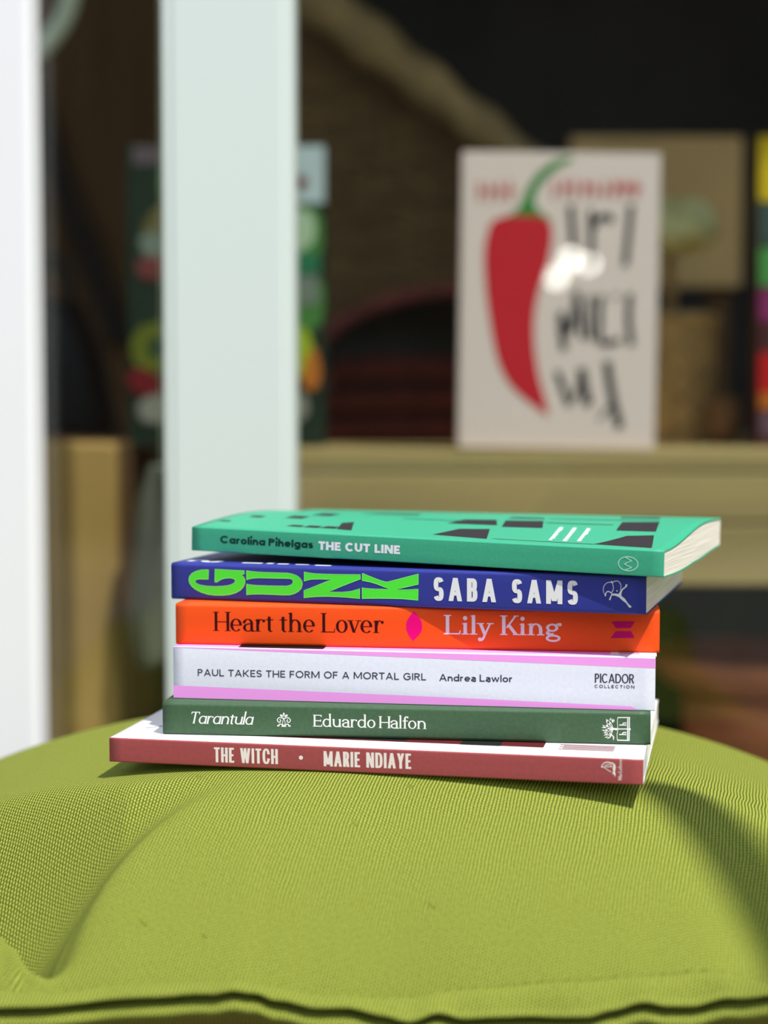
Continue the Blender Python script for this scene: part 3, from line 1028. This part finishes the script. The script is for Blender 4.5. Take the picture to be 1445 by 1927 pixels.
book('fifth paperback from the bottom, deep blue with fat lime green letters GUNK', 6.2, 688, -82.35, -16.1, 0, 200.1, 129, 15.45, B_blue, M_page,
     [(i_rim, RIM), (i_lime, GUNK), (ink('pale lime', (156, 250, 150)), EDGE), (i_paper, wh + fig)], [(i_paper, s_top)], r=1.5, inset=.3)

# --- top: jade green, its cover and leaves curled up at the far edge
C_jade = paper('jade cover', (62, 172, 132), noise=.05)
i_coal, i_dkteal, i_wht, i_pjade = ink('charcoal', (52, 48, 52)), ink('dark teal', (8, 58, 50)), ink('cool white', (244, 246, 250)), ink('pale jade', (168, 232, 208))


def cut_bend(u, d, h):
    k = max(0.0, d) / 129.0
    ru = (u + 101.7) / 203.4
    top = 3.0 * math.sin(PI * min(1, k * 1.15)) * (1 - ru) ** 1.5 + ru * (5.6 * smooth01((k - .05) / .65) - .8 * smooth01((k - .75) / .25))
    bot = ru * (-0.9 * math.sin(PI * min(1, k / .5)) if k < .5 else 2.3 * smooth01((k - .5) / .5))
    bot = max(bot, -0.0 if ru < .8 else -.9)
    hh = h / 10.2
    return (u, d, h + bot * (1 - hh) + top * hh)


sub = lambda q: q
def strip(q, n=10):
    """a four-cornered print cut lengthwise so that it can follow a curled cover"""
    (a, b, c, d) = q
    L = lambda p, r, t: (p[0] + (r[0] - p[0]) * t, p[1] + (r[1] - p[1]) * t)
    out = []
    for i in range(n):
        for j in range(4):
            P = lambda s_, t_: L(L(a, b, s_), L(d, c, s_), t_)
            out.append([P(i / n, j / 4), P((i + 1) / n, j / 4), P((i + 1) / n, (j + 1) / 4), P(i / n, (j + 1) / 4)])
    return out


coal = []
for q in ([(70.6, 12.6), (78, 40), (88.5, 44), (94.7, 9.8)], [(70.7, 52), (67.5, 78), (83, 82), (87.4, 53)], [(61.5, 100), (59, 114), (76, 118), (79, 102)], [(21.8, 48), (17, 70), (33.5, 73), (39.3, 50)],
          [(15.3, 80), (14.7, 88), (29.5, 89), (31.3, 82)], [(-3.7, 51), (-1, 68), (12.5, 71), (18.5, 52)], [(1.75, 15), (6.5, 36), (19, 40), (26.6, 11)], [(-41, 15), (-46.3, 34), (-42.6, 39), (-33.7, 13.5)],
          [(-64.4, 15), (-63.5, 20), (-58, 20), (-57.5, 15)], [(-56.8, 15), (-55.9, 21), (-50, 21), (-49.7, 15)], [(-50 + .8, 15.5), (-48, 22), (-42.5, 22), (-42.1, 15.5)], [(-76, 40), (-76, 50), (-68, 50), (-68, 40)], [(-70, 56), (-70, 70), (-61, 70), (-61, 56)],
          [(-92, 36), (-92, 42), (-86, 42), (-86, 36)], [(-98, 18), (-98, 21), (-93, 21), (-93, 18)], [(-55, 78), (-48, 90), (-30, 92), (-28, 80)], [(28.6, 12.2), (28.6, 13.2), (71, 13), (71, 11.6)], [(36, 66), (36, 67.6), (66, 68), (66, 66.4)], [(33, 84), (33, 86), (82, 88), (82, 86)], [(-28, 60), (-28, 61.6), (0, 62), (0, 60.4)]):
    coal += strip(q, 8)
wtx = []
random.seed(3)
for (u0, d0, u1, d1) in ((50.6, 18, 45.5, 55), (56.6, 17, 51.5, 55), (62.1, 19, 57.5, 55)):
    k = 0.0
    while k < 1:
        e2 = min(1, k + random.uniform(.03, .05))
        ua, ub = u0 + (u1 - u0) * k, u0 + (u1 - u0) * e2
        da, db = d0 + (d1 - d0) * k, d0 + (d1 - d0) * e2
        wtx.append([(ua, da), (ua + random.uniform(1.2, 2.2), da), (ub + random.uniform(1.2, 2.2), db), (ub, db)])
        k = e2 + random.uniform(.012, .02)
ring = E_(91.7 - 4.0, 4.55, 4.05, 2.95, 0, 360, .42, .42, 2.0, 40)
zig = []
Z = [(86.19, 7.2), (89.12, 5.85), (86.18, 4.45), (89.18, 3.15), (86.25, 1.95)]
for p, q in zip(Z, Z[1:]):
    zig += ribbon([p, q], .36, 1)
book('topmost paperback of the stack, jade green with a curled cover, lettered THE CUT LINE', 12.8, 689.5, -64.65, -20.7, 1.2, 203.4, 129, 10.2, C_jade, M_page,
     [(i_dkteal, line('Carolina Pihelgas', S_TITLE, -88.2, 3.9, -45.3, 3.75, 3.15)), (i_wht, line('THE CUT LINE', S_BLACK, -42.9, 3.35, -6.74, 3.35, 3.55)), (i_pjade, ring + zig)],
     [(i_coal, coal), (i_wht, wtx)], deform=cut_bend, r=.5, inset=.25)

# ------------------------------------------------------------------ inside the window: ledge and display
M_ply = mat('pale timber', (186, 160, 106), 0.6, noise=0.22, nscale=7, stretch=(0.25, 1, 2.5), bump=0.1)
M_ply2 = mat('tan timber', (206, 164, 96), 0.6, noise=0.2, nscale=6, stretch=(0.6, 1, 1.2), bump=0.1)
M_tan = mat('dusty tan board', (226, 186, 128), 0.8, noise=0.15, nscale=5)
YL = 1.325
ZL = at(722, 846, YL).z
ledge = empty('display_ledge', (0.2, 1.6, 0.0))
tag(ledge, 'pale timber display ledge inside the shop window, boards along its front', 'ledge')
lx0, lx1 = -0.16, 2.0
mb = MB(); mb.box(lx0 - 0.2, lx1 - 0.2, YL - 1.6 + .012, 2.1 - 1.6, ZL - 0.02, ZL)
mb.build('top_board', M_ply, ledge, 0.003)
z1, z2, z3 = at(722, 888, YL).z, at(722, 985, YL).z, at(722, 1102, YL).z
for za, zb in ((ZL - .001, z1 + .001), (z1 - .001, z2 + .001), (z2 - .001, z3)):
    mb = MB(); mb.box(lx0 - 0.2, lx1 - 0.2, YL - 1.6, YL - 1.6 + .012, zb, za)
    mb.build('front_board', M_ply, ledge, 0.002)
for xx in (lx0 + .02, 1.1, 1.9):
    mb = MB(); mb.box(xx - 0.2, xx - 0.2 + .05, YL - 1.6 + .2, YL - 1.6 + .25, 0, ZL - 0.02)
    mb.build('leg', M_ply, ledge, 0.002)

xr = at(219, 1000, YL).x
crate = empty('timber_crate', (xr - 0.3, 1.45, 0.0))
tag(crate, 'tall tan timber box at far left behind the white post', 'box')
zt = at(150, 833, YL).z
mb = MB(); mb.box(-0.3, 0.3, YL - 1.45, YL - 1.45 + .02, 0.05, zt); mb.build('front_panel', M_ply2, crate, 0.004)
mb = MB(); mb.box(0.285, 0.3, YL - 1.45 + .02, 0.55, 0.05, zt); mb.build('side_panel', M_darkbrown, crate, 0.003)
mb = MB(); mb.box(-0.3, 0.285, YL - 1.45 + .02, 0.55, zt - .02, zt); mb.build('lid', M_darkbrown, crate, 0.003)
mb = MB(); mb.box(-0.3, 0.3, YL - 1.45, 0.55, 0.0, 0.05); mb.build('base', M_darkbrown, crate, 0.003)
# dark board closing the space between crate and ledge
mb = MB(); mb.box(xr + .02, lx0 - .005, 1.62, 1.64, 0, at(260, 838, 1.62).z)
tag(mb.build('brown_board', mat('umber board', (94, 74, 40), .8, noise=.2, nscale=5), None, .003), 'dark brown board in the gap right of the tan timber box', 'board')

# ---- the book with the red chilli
def frame(px0, px1, py0, py1, Y):
    a, b = at(px0, py1, Y), at(px1, py0, Y)
    return a.x, b.x, a.z, b.z


def display_book(name, label, px0, px1, py0, Y, thick, cover, art, lean=0.05, group=None, zb=None, tilt=0.0):
    x0, x1, _, z1_ = frame(px0, px1, py0, 846, Y)
    z0_ = ZL if zb is None else zb
    w2, hh = (x1 - x0) / 2, z1_ - z0_
    e = empty(name, ((x0 + x1) / 2, Y, z0_ + 0.0008), (-lean, tilt, 0))
    tag(e, label, 'book', group)
    conv = []
    for mt, polys in art:
        qq = []
        for q in polys:
            out = []
            for px, py in q:
                p = at(px, py, Y)
                out.append((p.x - (x0 + x1) / 2, -0.0003 - 0.00015 * len(conv) - 0.000004 * (len(qq) % 29), p.z - z0_))
            qq.append(out)
        conv.append((mt, qq))
    m = MB()
    m.box(-w2, w2, 0, 0.003, 0, hh)
    for i, (mt, qq) in enumerate(conv):
        for q in qq:
            m.face(q, i + 1)
    m.build('front_cover', [cover] + [c[0] for c in conv], e)
    m = MB(); m.box(-w2 + .004, w2 - .003, .003, thick - .003, .004, hh - .004); m.build('page_block', M_page, e)
    m = MB(); m.box(-w2, w2, thick - .003, thick, 0, hh); m.build('back_cover', cover, e)
    m = MB(); m.box(-w2 - .002, -w2, 0, thick, 0, hh); m.build('spine', cover, e, .0009)
    return e


def pxs(pts, n=5):
    return [(p.x, p.y) for p in spline([(a, b, 0) for a, b in pts], n, True)]


i_chili, i_stem, i_redtxt, i_brush = ink('chilli red', (222, 44, 56)), ink('leaf green', (58, 146, 66)), ink('rose red', (222, 110, 112)), ink('brush black', (62, 60, 62))
chili = pxs([(913, 440), (922, 420), (945, 411), (985, 409), (1015, 412), (1031, 425), (1034, 450), (1028, 490), (1016, 530), (1007, 565), (1002, 610), (1004, 660), (1012, 710), (1022, 745), (1030, 783), (1010, 770), (985, 752), (958, 726), (938, 690), (927, 650), (918, 600), (910, 540), (907, 480)])
stem = pxs([(940, 413), (962, 402), (975, 385), (984, 362), (1000, 335), (1028, 310), (1062, 297), (1069, 304), (1044, 318), (1016, 344), (1003, 366), (1000, 385), (1010, 400), (1034, 420), (1000, 410), (970, 408)], 4)
red = []
random.seed(11)
for x0_, x1_, y0_, y1_ in ((893, 962, 342, 382), (1034, 1205, 338, 374)):
    k = x0_
    while k < x1_ - 8:
        red += [R_(k, y0_ + random.uniform(0, 6), k + 6, y1_), R_(k, (y0_ + y1_) / 2 - 3 + random.uniform(-8, 8), k + 15, (y0_ + y1_) / 2 + 3)]
        k += 19
brush = []
for q, wd in (([(1068, 388), (1072, 430), (1076, 486)], 12), ([(1106, 396), (1108, 450), (1108, 498)], 11), ([(1108, 432), (1122, 412), (1140, 408), (1146, 418)], 12), ([(1182, 386), (1178, 440), (1172, 500)], 12),
              ([(1052, 588), (1055, 630), (1060, 660)], 13), ([(1052, 590), (1066, 625), (1076, 600), (1082, 548)], 12), ([(1082, 548), (1088, 600), (1092, 640)], 9), ([(1108, 556), (1106, 600), (1110, 640)], 11), ([(1128, 556), (1126, 600), (1130, 645), (1165, 640)], 11), ([(1182, 552), (1180, 600), (1186, 650)], 12), ([(1150, 560), (1160, 556)], 6),
              ([(1046, 700), (1058, 730), (1070, 764)], 11), ([(1092, 694), (1098, 730), (1106, 764)], 17), ([(1140, 680), (1150, 740), (1166, 806)], 15), ([(1070, 764), (1084, 735), (1094, 700)], 7), ([(1126, 790), (1150, 760)], 6)):
    brush += ribbon(q, wd)
display_book('hardback_book', 'blush pink hardback with one big red chilli on its cover, on the ledge', 866, 1237, 288, 1.335, .026, mat('blush cover', (255, 230, 222), .35, spec=.5),
             [(i_stem, [stem]), (i_chili, [chili]), (i_redtxt, red), (i_brush, brush)], lean=0.0, tilt=0.012)

# ---- the jungle picture book behind the mullion
g1, g2, g3, g4 = ink('forest green', (30, 66, 48)), ink('leaf mid green', (84, 140, 72)), ink('pale leaf', (190, 214, 178)), ink('yellow green', (176, 196, 52))
jung = [(ink('ice white', (206, 220, 224)), [R_(480, 276, 611, 384)]), (ink('dusk lilac', (104, 92, 98)), [R_(249, 276, 330, 312)]),
        (g2, [pxs([(560, 395), (600, 400), (606, 470), (575, 520), (545, 470)]), pxs([(560, 560), (606, 530), (604, 610), (560, 620)]), pxs([(300, 330), (350, 320), (380, 400), (320, 430)])]),
        (g3, [pxs([(545, 400), (586, 404), (592, 450), (560, 476), (540, 450)])]), (ink('khaki leaf', (112, 104, 66)), [pxs([(268, 440), (285, 400), (330, 370), (320, 420), (290, 450)])]),
        (ink('sea green', (52, 128, 92)), [R_(548, 480, 602, 516)]), (ink('stone grey', (128, 140, 128)), [R_(550, 520, 600, 575), pxs([(262, 450), (305, 440), (320, 480), (280, 490)])]),
        (ink('dull rose', (126, 66, 66)), [pxs([(256, 500), (280, 485), (330, 490), (320, 524), (270, 526)])]),
        (ink('moss ring', (108, 116, 40)), [pxs([(246, 655), (262, 620), (300, 608), (340, 625), (350, 660), (330, 695), (290, 704), (258, 692)])]), (g4, [pxs([(540, 640), (570, 618), (588, 650), (582, 700), (550, 706)])]), (g1, [ball(300, 656, 20)]),
        (ink('tulip red', (122, 32, 40)), [pxs([(240, 708), (270, 694), (300, 716), (296, 744), (258, 742)]), ball(566, 344, 12)]), (ink('orange petal', (206, 122, 52)), [pxs([(572, 690), (592, 656), (604, 700), (594, 734), (572, 728)])]),
        (ink('pebble white', (148, 148, 138)), [pxs([(262, 760), (300, 745), (340, 770), (320, 796), (270, 794)]), pxs([(548, 760), (572, 742), (580, 775), (560, 795)])])]
display_book('picture_book', 'picture book with a dark leafy jungle cover, half hidden by the pale mullion', 247, 611, 272, 1.41, .02, mat('jungle cover', (34, 52, 40), .4), jung, lean=0.0)

# ---- the bright striped book cut by the right edge
stripes = [(ink('sun yellow', (232, 196, 34)), [R_(1428, 258, 1500, 380)]), (ink('slate teal', (70, 92, 88)), [R_(1428, 386, 1500, 462)]), (ink('grass green', (84, 160, 84)), [R_(1428, 468, 1500, 540)]), (ink('orchid', (150, 52, 110)), [R_(1428, 548, 1500, 606)]),
           (ink('brick red', (206, 32, 36)), [R_(1428, 666, 1500, 742)]), (ink('amber', (200, 110, 40)), [R_(1428, 742, 1500, 772)]), (ink('mauve', (110, 82, 100)), [R_(1428, 778, 1500, 822)])]
display_book('picture_book', 'bright yellow and red banded book at the right edge of the window', 1428, 1700, 254, 1.42, .03, mat('plum cover', (84, 40, 44), .4), stripes, lean=0.0)

# ---- woven screen with a thick rolled edge, leaning at the back
M_wick = mat('dark willow', (136, 108, 70), .8, noise=.35, nscale=60, stretch=(.3, 1, 1), bump=.4)
M_roll = mat('weathered bark', (176, 148, 102), .85, noise=.3, nscale=25, bump=.6, bscale=120)
YW = 1.95
scr = empty('woven_screen', (at(720, 900, YW).x, YW, ZL))
tag(scr, 'dark woven willow screen with a thick slanting bark pole along its edge', 'screen')
so = scr.location
A0, A1 = at(470, -90, YW), at(1010, 330, YW)
mb = MB()
rows = []
NXw, NZw = 150, 150
for iz in range(NZw + 1):
    row = []
    for ix in range(NXw + 1):
        px = 470 + (1010 - 470) * ix / NXw
        ptop = -40 + (330 + 40) * (px - 470) / (1010 - 470)
        p = at(px, 0, YW)
        zt_, zb_ = at(px, ptop, YW).z, ZL
        z_ = zb_ + (zt_ - zb_) * iz / NZw
        rw = int((z_ - zb_) / 0.0065)
        ph = ((z_ - zb_) / 0.0065) % 1
        y_ = 0.004 * math.sin(2 * PI * (p.x / 0.05) + PI * rw) + 0.0022 * math.sin(PI * ph)
        row.append((p.x - so.x, y_ + .01, z_ - so.z))
    rows.append(row)
mb.grid(rows)
mb.build('weave', M_wick, scr)
mb = MB()
pts = [A0 + (A1 - A0) * k / 30 - so + Vector((0, -.03, 0)) for k in range(31)]
mb.tube(pts, [0.031 + .003 * math.sin(k * 1.1) - .0004 * k for k in range(31)], 20)
mb.build('pole', M_roll, scr)
mb = MB(); xq = at(476, 500, YW).x - so.x
mb.tube([(xq, 0.03, 0), (xq, 0.03, at(476, -60, YW).z - so.z)], .012, 12)
mb.build('stake', M_wick, scr)

# ---- round basket with a red-brown rim, leaning behind the chilli book
M_rim = mat('red brown cane', (140, 68, 58), .6, noise=.2, nscale=30)
M_bask = mat('dark grey cane', (62, 64, 58), .8, noise=.3, nscale=50, bump=.4)
YBK = 1.66
cb = at(925, 800, YBK)
rb = at(1255, 700, YBK).x - cb.x
zbk = at(925, 522, YBK).z - ZL
bk_ = empty('round_basket', (cb.x, YBK, ZL))
tag(bk_, 'dark round basket with a red brown cane rim, propped behind the chilli book', 'basket')
mb = MB()
cz_ = zbk * .5
ez_ = zbk * .5 - .008
n_ = 72
mb.tube([(rb * math.cos(2 * PI * k / n_), .03 * math.sin(2 * PI * k / n_), cz_ + ez_ * math.sin(2 * PI * k / n_)) for k in range(n_)], .0085, 12, close=True)
mb.build('rim', M_rim, bk_)
mb = MB()
rows = []
for i in range(13):
    f_ = 1 - (i / 12) ** 2.2 * .999
    rows.append([(rb * f_ * math.cos(2 * PI * k / n_) * (1 + .01 * math.sin(k * PI + i)), .03 * math.sin(2 * PI * k / n_) + .10 * (i / 12) ** .6, cz_ + ez_ * f_ * math.sin(2 * PI * k / n_)) for k in range(n_)])
mb.grid(rows, close_u=True)
mb.build('bowl', M_bask, bk_)

# maroon folded blanket on the ledge in front of the basket
M_mar = mat('maroon wool', (88, 34, 30), .95, noise=.25, nscale=50, bump=.5)
x0, x1 = at(606, 760, 1.56).x, at(1010, 760, 1.56).x
zt_ = at(700, 668, 1.56).z
bl = empty('folded_blanket', ((x0 + x1) / 2, 1.56, ZL + .0005))
tag(bl, 'maroon wool blanket folded on the ledge, left of the chilli book', 'blanket')
hh_ = (zt_ - ZL) / 3
for k in range(3):
    w_ = (x1 - x0) / 2 * (1 - .05 * k)
    mb = MB()
    rows = []
    for i in range(25):
        a = 2 * PI * i / 24
        rows.append([(w_ * s_, .045 * math.copysign(abs(math.cos(a)) ** .4, math.cos(a)), hh_ * (k + .5 + .49 * math.copysign(abs(math.sin(a)) ** .6, math.sin(a))) - .004 * abs(s_) ** 4) for s_ in [-1 + j / 12 for j in range(25)]])
    mb.grid(rows)
    mb.face([r[0] for r in rows[:-1]]); mb.face([r[-1] for r in rows[:-1]][::-1])
    mb.build('fold', M_mar, bl)

# ---- wicker hamper with an open lid, right of the chilli book
M_ham = mat('honey wicker', (214, 176, 118), .75, noise=.3, nscale=60, bump=.3)
M_lid = mat('straw wicker', (252, 228, 160), .75, noise=.25, nscale=60, bump=.3)
YH = 1.53
hc = at(1270, 800, YH)
rh = at(1340, 800, YH).x - hc.x
ham = empty('wicker_hamper', (hc.x, YH, ZL))
tag(ham, 'honey wicker hamper with a straw lid propped open, right of the chilli book', 'hamper')
zh = at(1270, 600, YH).z - ZL
prof = [(rh * (.86 + .14 * math.sin(PI * .5 * min(1, k / 60 * 1.2))), zh * k / 60) for k in range(61)]
mb = MB()
mb.lathe((0, 0, 0), prof, 96, 0, lambda k, j: .0022 * math.sin(2 * PI * j / 8 + PI * (k // 4)) + .0015 * math.sin(PI * (k % 4) / 4))
mb.face([(prof[0][0] * math.cos(2 * PI * j / 40), prof[0][0] * math.sin(2 * PI * j / 40), 0.001) for j in range(40)])
mb.build('body', M_ham, ham)
mb = MB()
mb.tube([(rh * math.cos(2 * PI * j / 48), rh * math.sin(2 * PI * j / 48), zh) for j in range(48)], .005, 10, close=True)
mb.build('rim', M_ham, ham)
mb = MB()
zl0 = at(1270, 425, YH).z - ZL
rows = []
for i in range(20):
    a = PI * i / 19
    rr, zz = rh * 1.08 * math.sin(a) ** .6, .020 * math.cos(a)
    rows.append([(rr * math.cos(2 * PI * j / 60) * (1 + .012 * math.sin(j * PI)), rr * math.sin(2 * PI * j / 60), zl0 + zz + .22 * rr * math.sin(2 * PI * j / 60) + .004 * math.sin(j * .7)) for j in range(60)])
mb.grid(rows, close_u=True)
mb.build('lid', M_lid, ham)
mb = MB(); mb.tube([(0, rh * .95, zh - .01), (0, rh * 1.04, zl0 + .02)], .006, 10); mb.build('hinge_stay', M_ham, ham)

# tan board standing behind the hamper
x0, x1 = at(1075, 300, 1.82).x, at(1398, 300, 1.82).x
tb = empty('tan_board', ((x0 + x1) / 2, 1.82, ZL))
tag(tb, 'plain dusty tan board standing behind the straw hamper lid', 'board')
mb = MB(); mb.box(-(x1 - x0) / 2, (x1 - x0) / 2, 0, .02, at(1100, 540, 1.82).z - ZL, at(1100, 256, 1.82).z - ZL); mb.build('panel', M_tan, tb, .003)
for sx_ in (-1, 1):
    mb = MB(); q = sx_ * ((x1 - x0) / 2 - .02); mb.box(q - .012, q + .012, .02, .04, 0, at(1100, 300, 1.82).z - ZL); mb.build('stand', M_darkbrown, tb, .002)

# small brown pot and bark chunk near the hamper's foot
pc = at(1362, 820, 1.47)
mb = MB()
r0 = at(1396, 800, 1.47).x - pc.x
hp = at(1362, 748, 1.47).z - ZL
mb.lathe((pc.x, 1.47, ZL + .0005), [(0.001, 0), (r0 * .7, 0), (r0 * .95, hp * .4), (r0, hp * .7), (r0 * .85, hp * .92), (r0 * .9, hp), (r0 * .78, hp), (r0 * .8, hp * .7), (.001, hp * .15)], 36)
tag(mb.build('clay_pot', mat('brown clay', (128, 92, 60), .7, noise=.2, nscale=30)), 'small squat brown clay pot beside the foot of the wicker hamper', 'pot')

# ---- black bag at the left
M_bag = mat('black leather', (26, 25, 28), .5, bump=.2)
bc = at(140, 800, 1.72)
ztb = zt
wb, hb = at(216, 700, 1.72).x - bc.x, at(140, 572, 1.72).z - ztb
bag = empty('shoulder_bag', (bc.x, 1.72, ztb + .0005))
tag(bag, 'slouched black leather bag on the tan box at far left', 'bag')
mb = MB()
rows = []
for i in range(25):
    z_ = hb * i / 24
    k = 1 - .35 * (i / 24) ** 2.5 if i < 24 else .55
    rows.append([((wb * k) * math.copysign(abs(math.cos(a)) ** .6, math.cos(a)) - .02 * (i / 24), .06 * k * math.copysign(abs(math.sin(a)) ** .6, math.sin(a)), z_ + .004 * math.sin(3 * a)) for a in [2 * PI * j / 40 for j in range(40)]])
mb.grid(rows, close_u=True)
mb.face(rows[0][::-1]); mb.face(rows[-1])
mb.build('body', M_bag, bag)
mb = MB()
mb.tube([(wb * .45 * math.cos(PI * k / 16) - .02, 0, hb - .005 + .05 * math.sin(PI * k / 16)) for k in range(17)], .006, 10)
mb.build('handle', M_bag, bag)

# brown boarded panel with a diagonal brace behind the bag
x0, x1 = at(60, 300, 2.15).x, at(470, 300, 2.15).x
pb = empty('wooden_partition', ((x0 + x1) / 2, 2.15, 0.0))
tag(pb, 'dark brown boarded partition with a diagonal brace behind the black bag', 'partition')
hw = (x1 - x0) / 2
mb = MB()
for k in range(6):
    mb.box(-hw + 2 * hw * k / 6 + .001, -hw + 2 * hw * (k + 1) / 6 - .001, 0, .018, 0.0, H + .62)
mb.build('boards', M_darkbrown, pb)
a0, a1 = at(75, 240, 2.13), at(225, 640, 2.13)
mb = MB()
dv = (a1 - a0)
nn = Vector((-dv.z, 0, dv.x)).normalized() * .016
a0 -= dv * .4
q = [a0 - nn, a0 + nn, a1 + nn, a1 - nn]
loc_ = pb.location
fr_ = [(p.x - loc_.x, -.022, p.z) for p in q]
bk2 = [(p.x - loc_.x, 0, p.z) for p in q]
mb.face(fr_); mb.face(bk2[::-1])
for k in range(4):
    mb.face([fr_[k], bk2[k], bk2[(k + 1) % 4], fr_[(k + 1) % 4]])
mb.build('brace', mat('charred oak', (36, 28, 22), .8), pb, .002)

# ---- pale green hoop hanging top left
M_hoop = mat('sage enamel', (240, 250, 224), .4)
hc = at(-22, -34, 1.6)
rr = at(134, -34, 1.6).x - hc.x
hoop = empty('hanging_hoop', (hc.x, 1.6, hc.z - rr))
tag(hoop, 'pale sage green hoop hanging inside the window, cut by the top left edge', 'hoop')
mb = MB(); mb.tube([(rr * math.cos(2 * PI * k / 64), 0, rr + rr * math.sin(2 * PI * k / 64)) for k in range(64)], .0092, 14, close=True); mb.build('ring', M_hoop, hoop)
mb = MB(); mb.tube([(0, 0, 2 * rr), (0, 0, 2.55 - hoop.location.z)], .0015, 8); mb.build('cord', M_hoop, hoop)

# ---- pale crumpled form added for the greyish smear left of the mullion
M_smear = mat('pale smear grey', (112, 112, 100), .9, noise=.15, nscale=20)
mb = MB()
rows = []
ck = at(316, 880, 1.3)
cz = at(316, 1250, 1.3).z
for i in range(41):
    k = i / 40
    z_ = ck.z + (cz - ck.z) * k
    wd = .008 + .019 * math.sin(PI * min(1, k * .75 + .05)) ** 1.2
    rows.append([(ck.x - .004 + wd * math.cos(a) + .003 * math.sin(9 * k + a), 1.3 + .012 * math.sin(a) * (1 + .4 * math.sin(5 * a + 7 * k)), z_ + .003 * math.sin(3 * a)) for a in [2 * PI * j / 30 for j in range(30)]])
mb.grid(rows, close_u=True)
mb.face(rows[0]); mb.face(rows[-1][::-1])
cl = empty('smear_form', (0, 0, 0))
tag(cl, 'crumpled pale grey form added for the smear just left of the pale mullion', 'cloth')
mb.build('cloth', M_smear, cl)
mb = MB(); mb.tube([(ck.x - .004, 1.3, ck.z - .002), (ck.x + .004, 1.3, 2.55)], .001, 8); mb.build('cord', M_hoop, cl)

# ---- under the ledge: dark green cloth behind, terracotta bowls in front
M_dg = mat('dark green cloth', (34, 68, 36), .9, noise=.3, nscale=12)
mb = MB()
rows = [[(x_, 1.60 + .012 * math.sin(x_ * 60) + .006 * math.sin(x_ * 133), z_) for x_ in [.05 + .011 * i for i in range(160)]] for z_ in [0.001 + (ZL - .025) * j / 6 for j in range(7)]]
mb.grid(rows)
rows2 = [[(p[0], p[1] + .002, p[2]) for p in r] for r in rows]
mb.grid(rows2)
tag(mb.build('hanging_curtain', M_dg), 'dark green cloth hanging under the timber ledge', 'curtain')
M_terra = mat('terracotta', (214, 126, 82), .75, noise=.25, nscale=18, stretch=(1, 1, 3), bump=.2)


def bowl(name, label, pxc, pr_, py0, py1, Y, zfoot=None):
    c = at(pxc, py0, Y)
    R = at(pxc + pr_, py0, Y).x - c.x
    h_ = c.z - at(pxc, py1, Y).z
    z0 = at(pxc, py1, Y).z
    mb = MB()
    mb.lathe((c.x, Y + R * .55, z0), [(.001, 0), (R * .5, 0), (R * .8, h_ * .25), (R * .97, h_ * .75), (R, h_ * .9), (R * .99, h_), (R * .93, h_), (R * .88, h_ * .7), (R * .5, h_ * .2), (.001, h_ * .16)], 56)
    return mb, z0, c, R


mb, z0, c, R = bowl('a', '', 1450, 215, 1244, 1322, 1.42)
mb2, z02, c2, R2 = bowl('b', '', 1452, 130, 1338, 1420, 1.42)
# lower pot carries the wider bowl
yb_ = 1.42 + R * .55
mb2 = MB()
hpot = z0 - 0.16 - .0006
mb2.lathe((c.x, yb_, 0.16), [(.001, 0), (R * .55, 0), (R * .6, hpot * .8), (R * .66, hpot * .82), (R * .66, hpot), (R * .6, hpot), (R * .5, hpot * .3), (.001, hpot * .3)], 56)
mb3 = MB()
mb3.lathe((c.x, yb_, 0.0), [(.001, 0), (R * .8, 0), (R * .8, .16), (.001, .16)], 48)
tag(mb.build('terracotta_bowl', M_terra), 'wide shallow terracotta bowl under the ledge, above a terracotta pot', 'bowl')
tag(mb2.build('terracotta_pot', M_terra), 'terracotta pot under the ledge, beneath the wide terracotta bowl', 'pot')
tag(mb3.build('timber_block', M_darkbrown), 'round dark timber block under the terracotta pot', 'block')

# ---- unseen glowing globes, added to set bright glints in the glass
# unseen post with an arm, added to shade the right of the cushion
arm = empty('shade_post', (0.985, -0.305, 0.0))
tag(arm, 'unseen slim white post with a slanting arm, added to shade the right of the cushion', 'post')
mb = MB()
p0, p1 = Vector((0.544, 0.204, 1.745)), Vector((0.985, -0.305, 2.76))
mb.tube([p0.lerp(p1, k / 12) - arm.location for k in range(13)], .015, 16)
mb.build('arm', M_white, arm)
mb = MB(); mb.tube([(0, 0, 2.8 * k / 10) for k in range(11)], .024, 20); mb.build('pole', M_white, arm)
mb = MB(); mb.lathe((0, 0, 0), [(.001, 0), (.07, 0), (.07, .008), (.03, .02), (.03, .05), (.001, .05)], 32); mb.build('foot', M_white, arm)
M_globe = mat('glint globe', (255, 250, 240), .4, emit=34.0)
M_cable = mat('black cable', (20, 20, 20), .6)
YGL = -1.5
yv = 2 * (YG - .003) - YGL
spots = [(1075, 488, 20, -1.5), (1110, 497, 15, -1.62), (1048, 522, 19, -1.74)]
for (px, py, r_, YGL) in spots:  # each added globe is mirrored by the pane as a glint
    yv = 2 * (YG - .003) - YGL
    p = at(px, py, yv)
    mb = MB()
    rad = r_ / F * yv * .70
    mb.lathe((0, 0, 0), [(max(1e-4, rad * math.sin(PI * k / 16)), -rad * math.cos(PI * k / 16)) for k in range(17)], 24)
    g = empty('glint_globe', (p.x, YGL, p.z))
    tag(g, 'small glint globe lamp added unseen for its glint in the glass over the chilli book, ' + {20: 'uppermost', 15: 'rightmost', 19: 'lowest'}[r_] + ' of three', 'emitter', 'added glint globes')
    mb.build('glow_ball', M_globe, g)
    mb = MB(); mb.tube([(0, 0, rad * .9), (0, 0, rad * 1.9)], .008, 10); mb.build('socket', M_cable, g)
    mb = MB(); mb.tube([(0, 0, rad * 1.9), (0, 0, 4.4 - p.z)], .002, 8); mb.build('cord', M_cable, g)
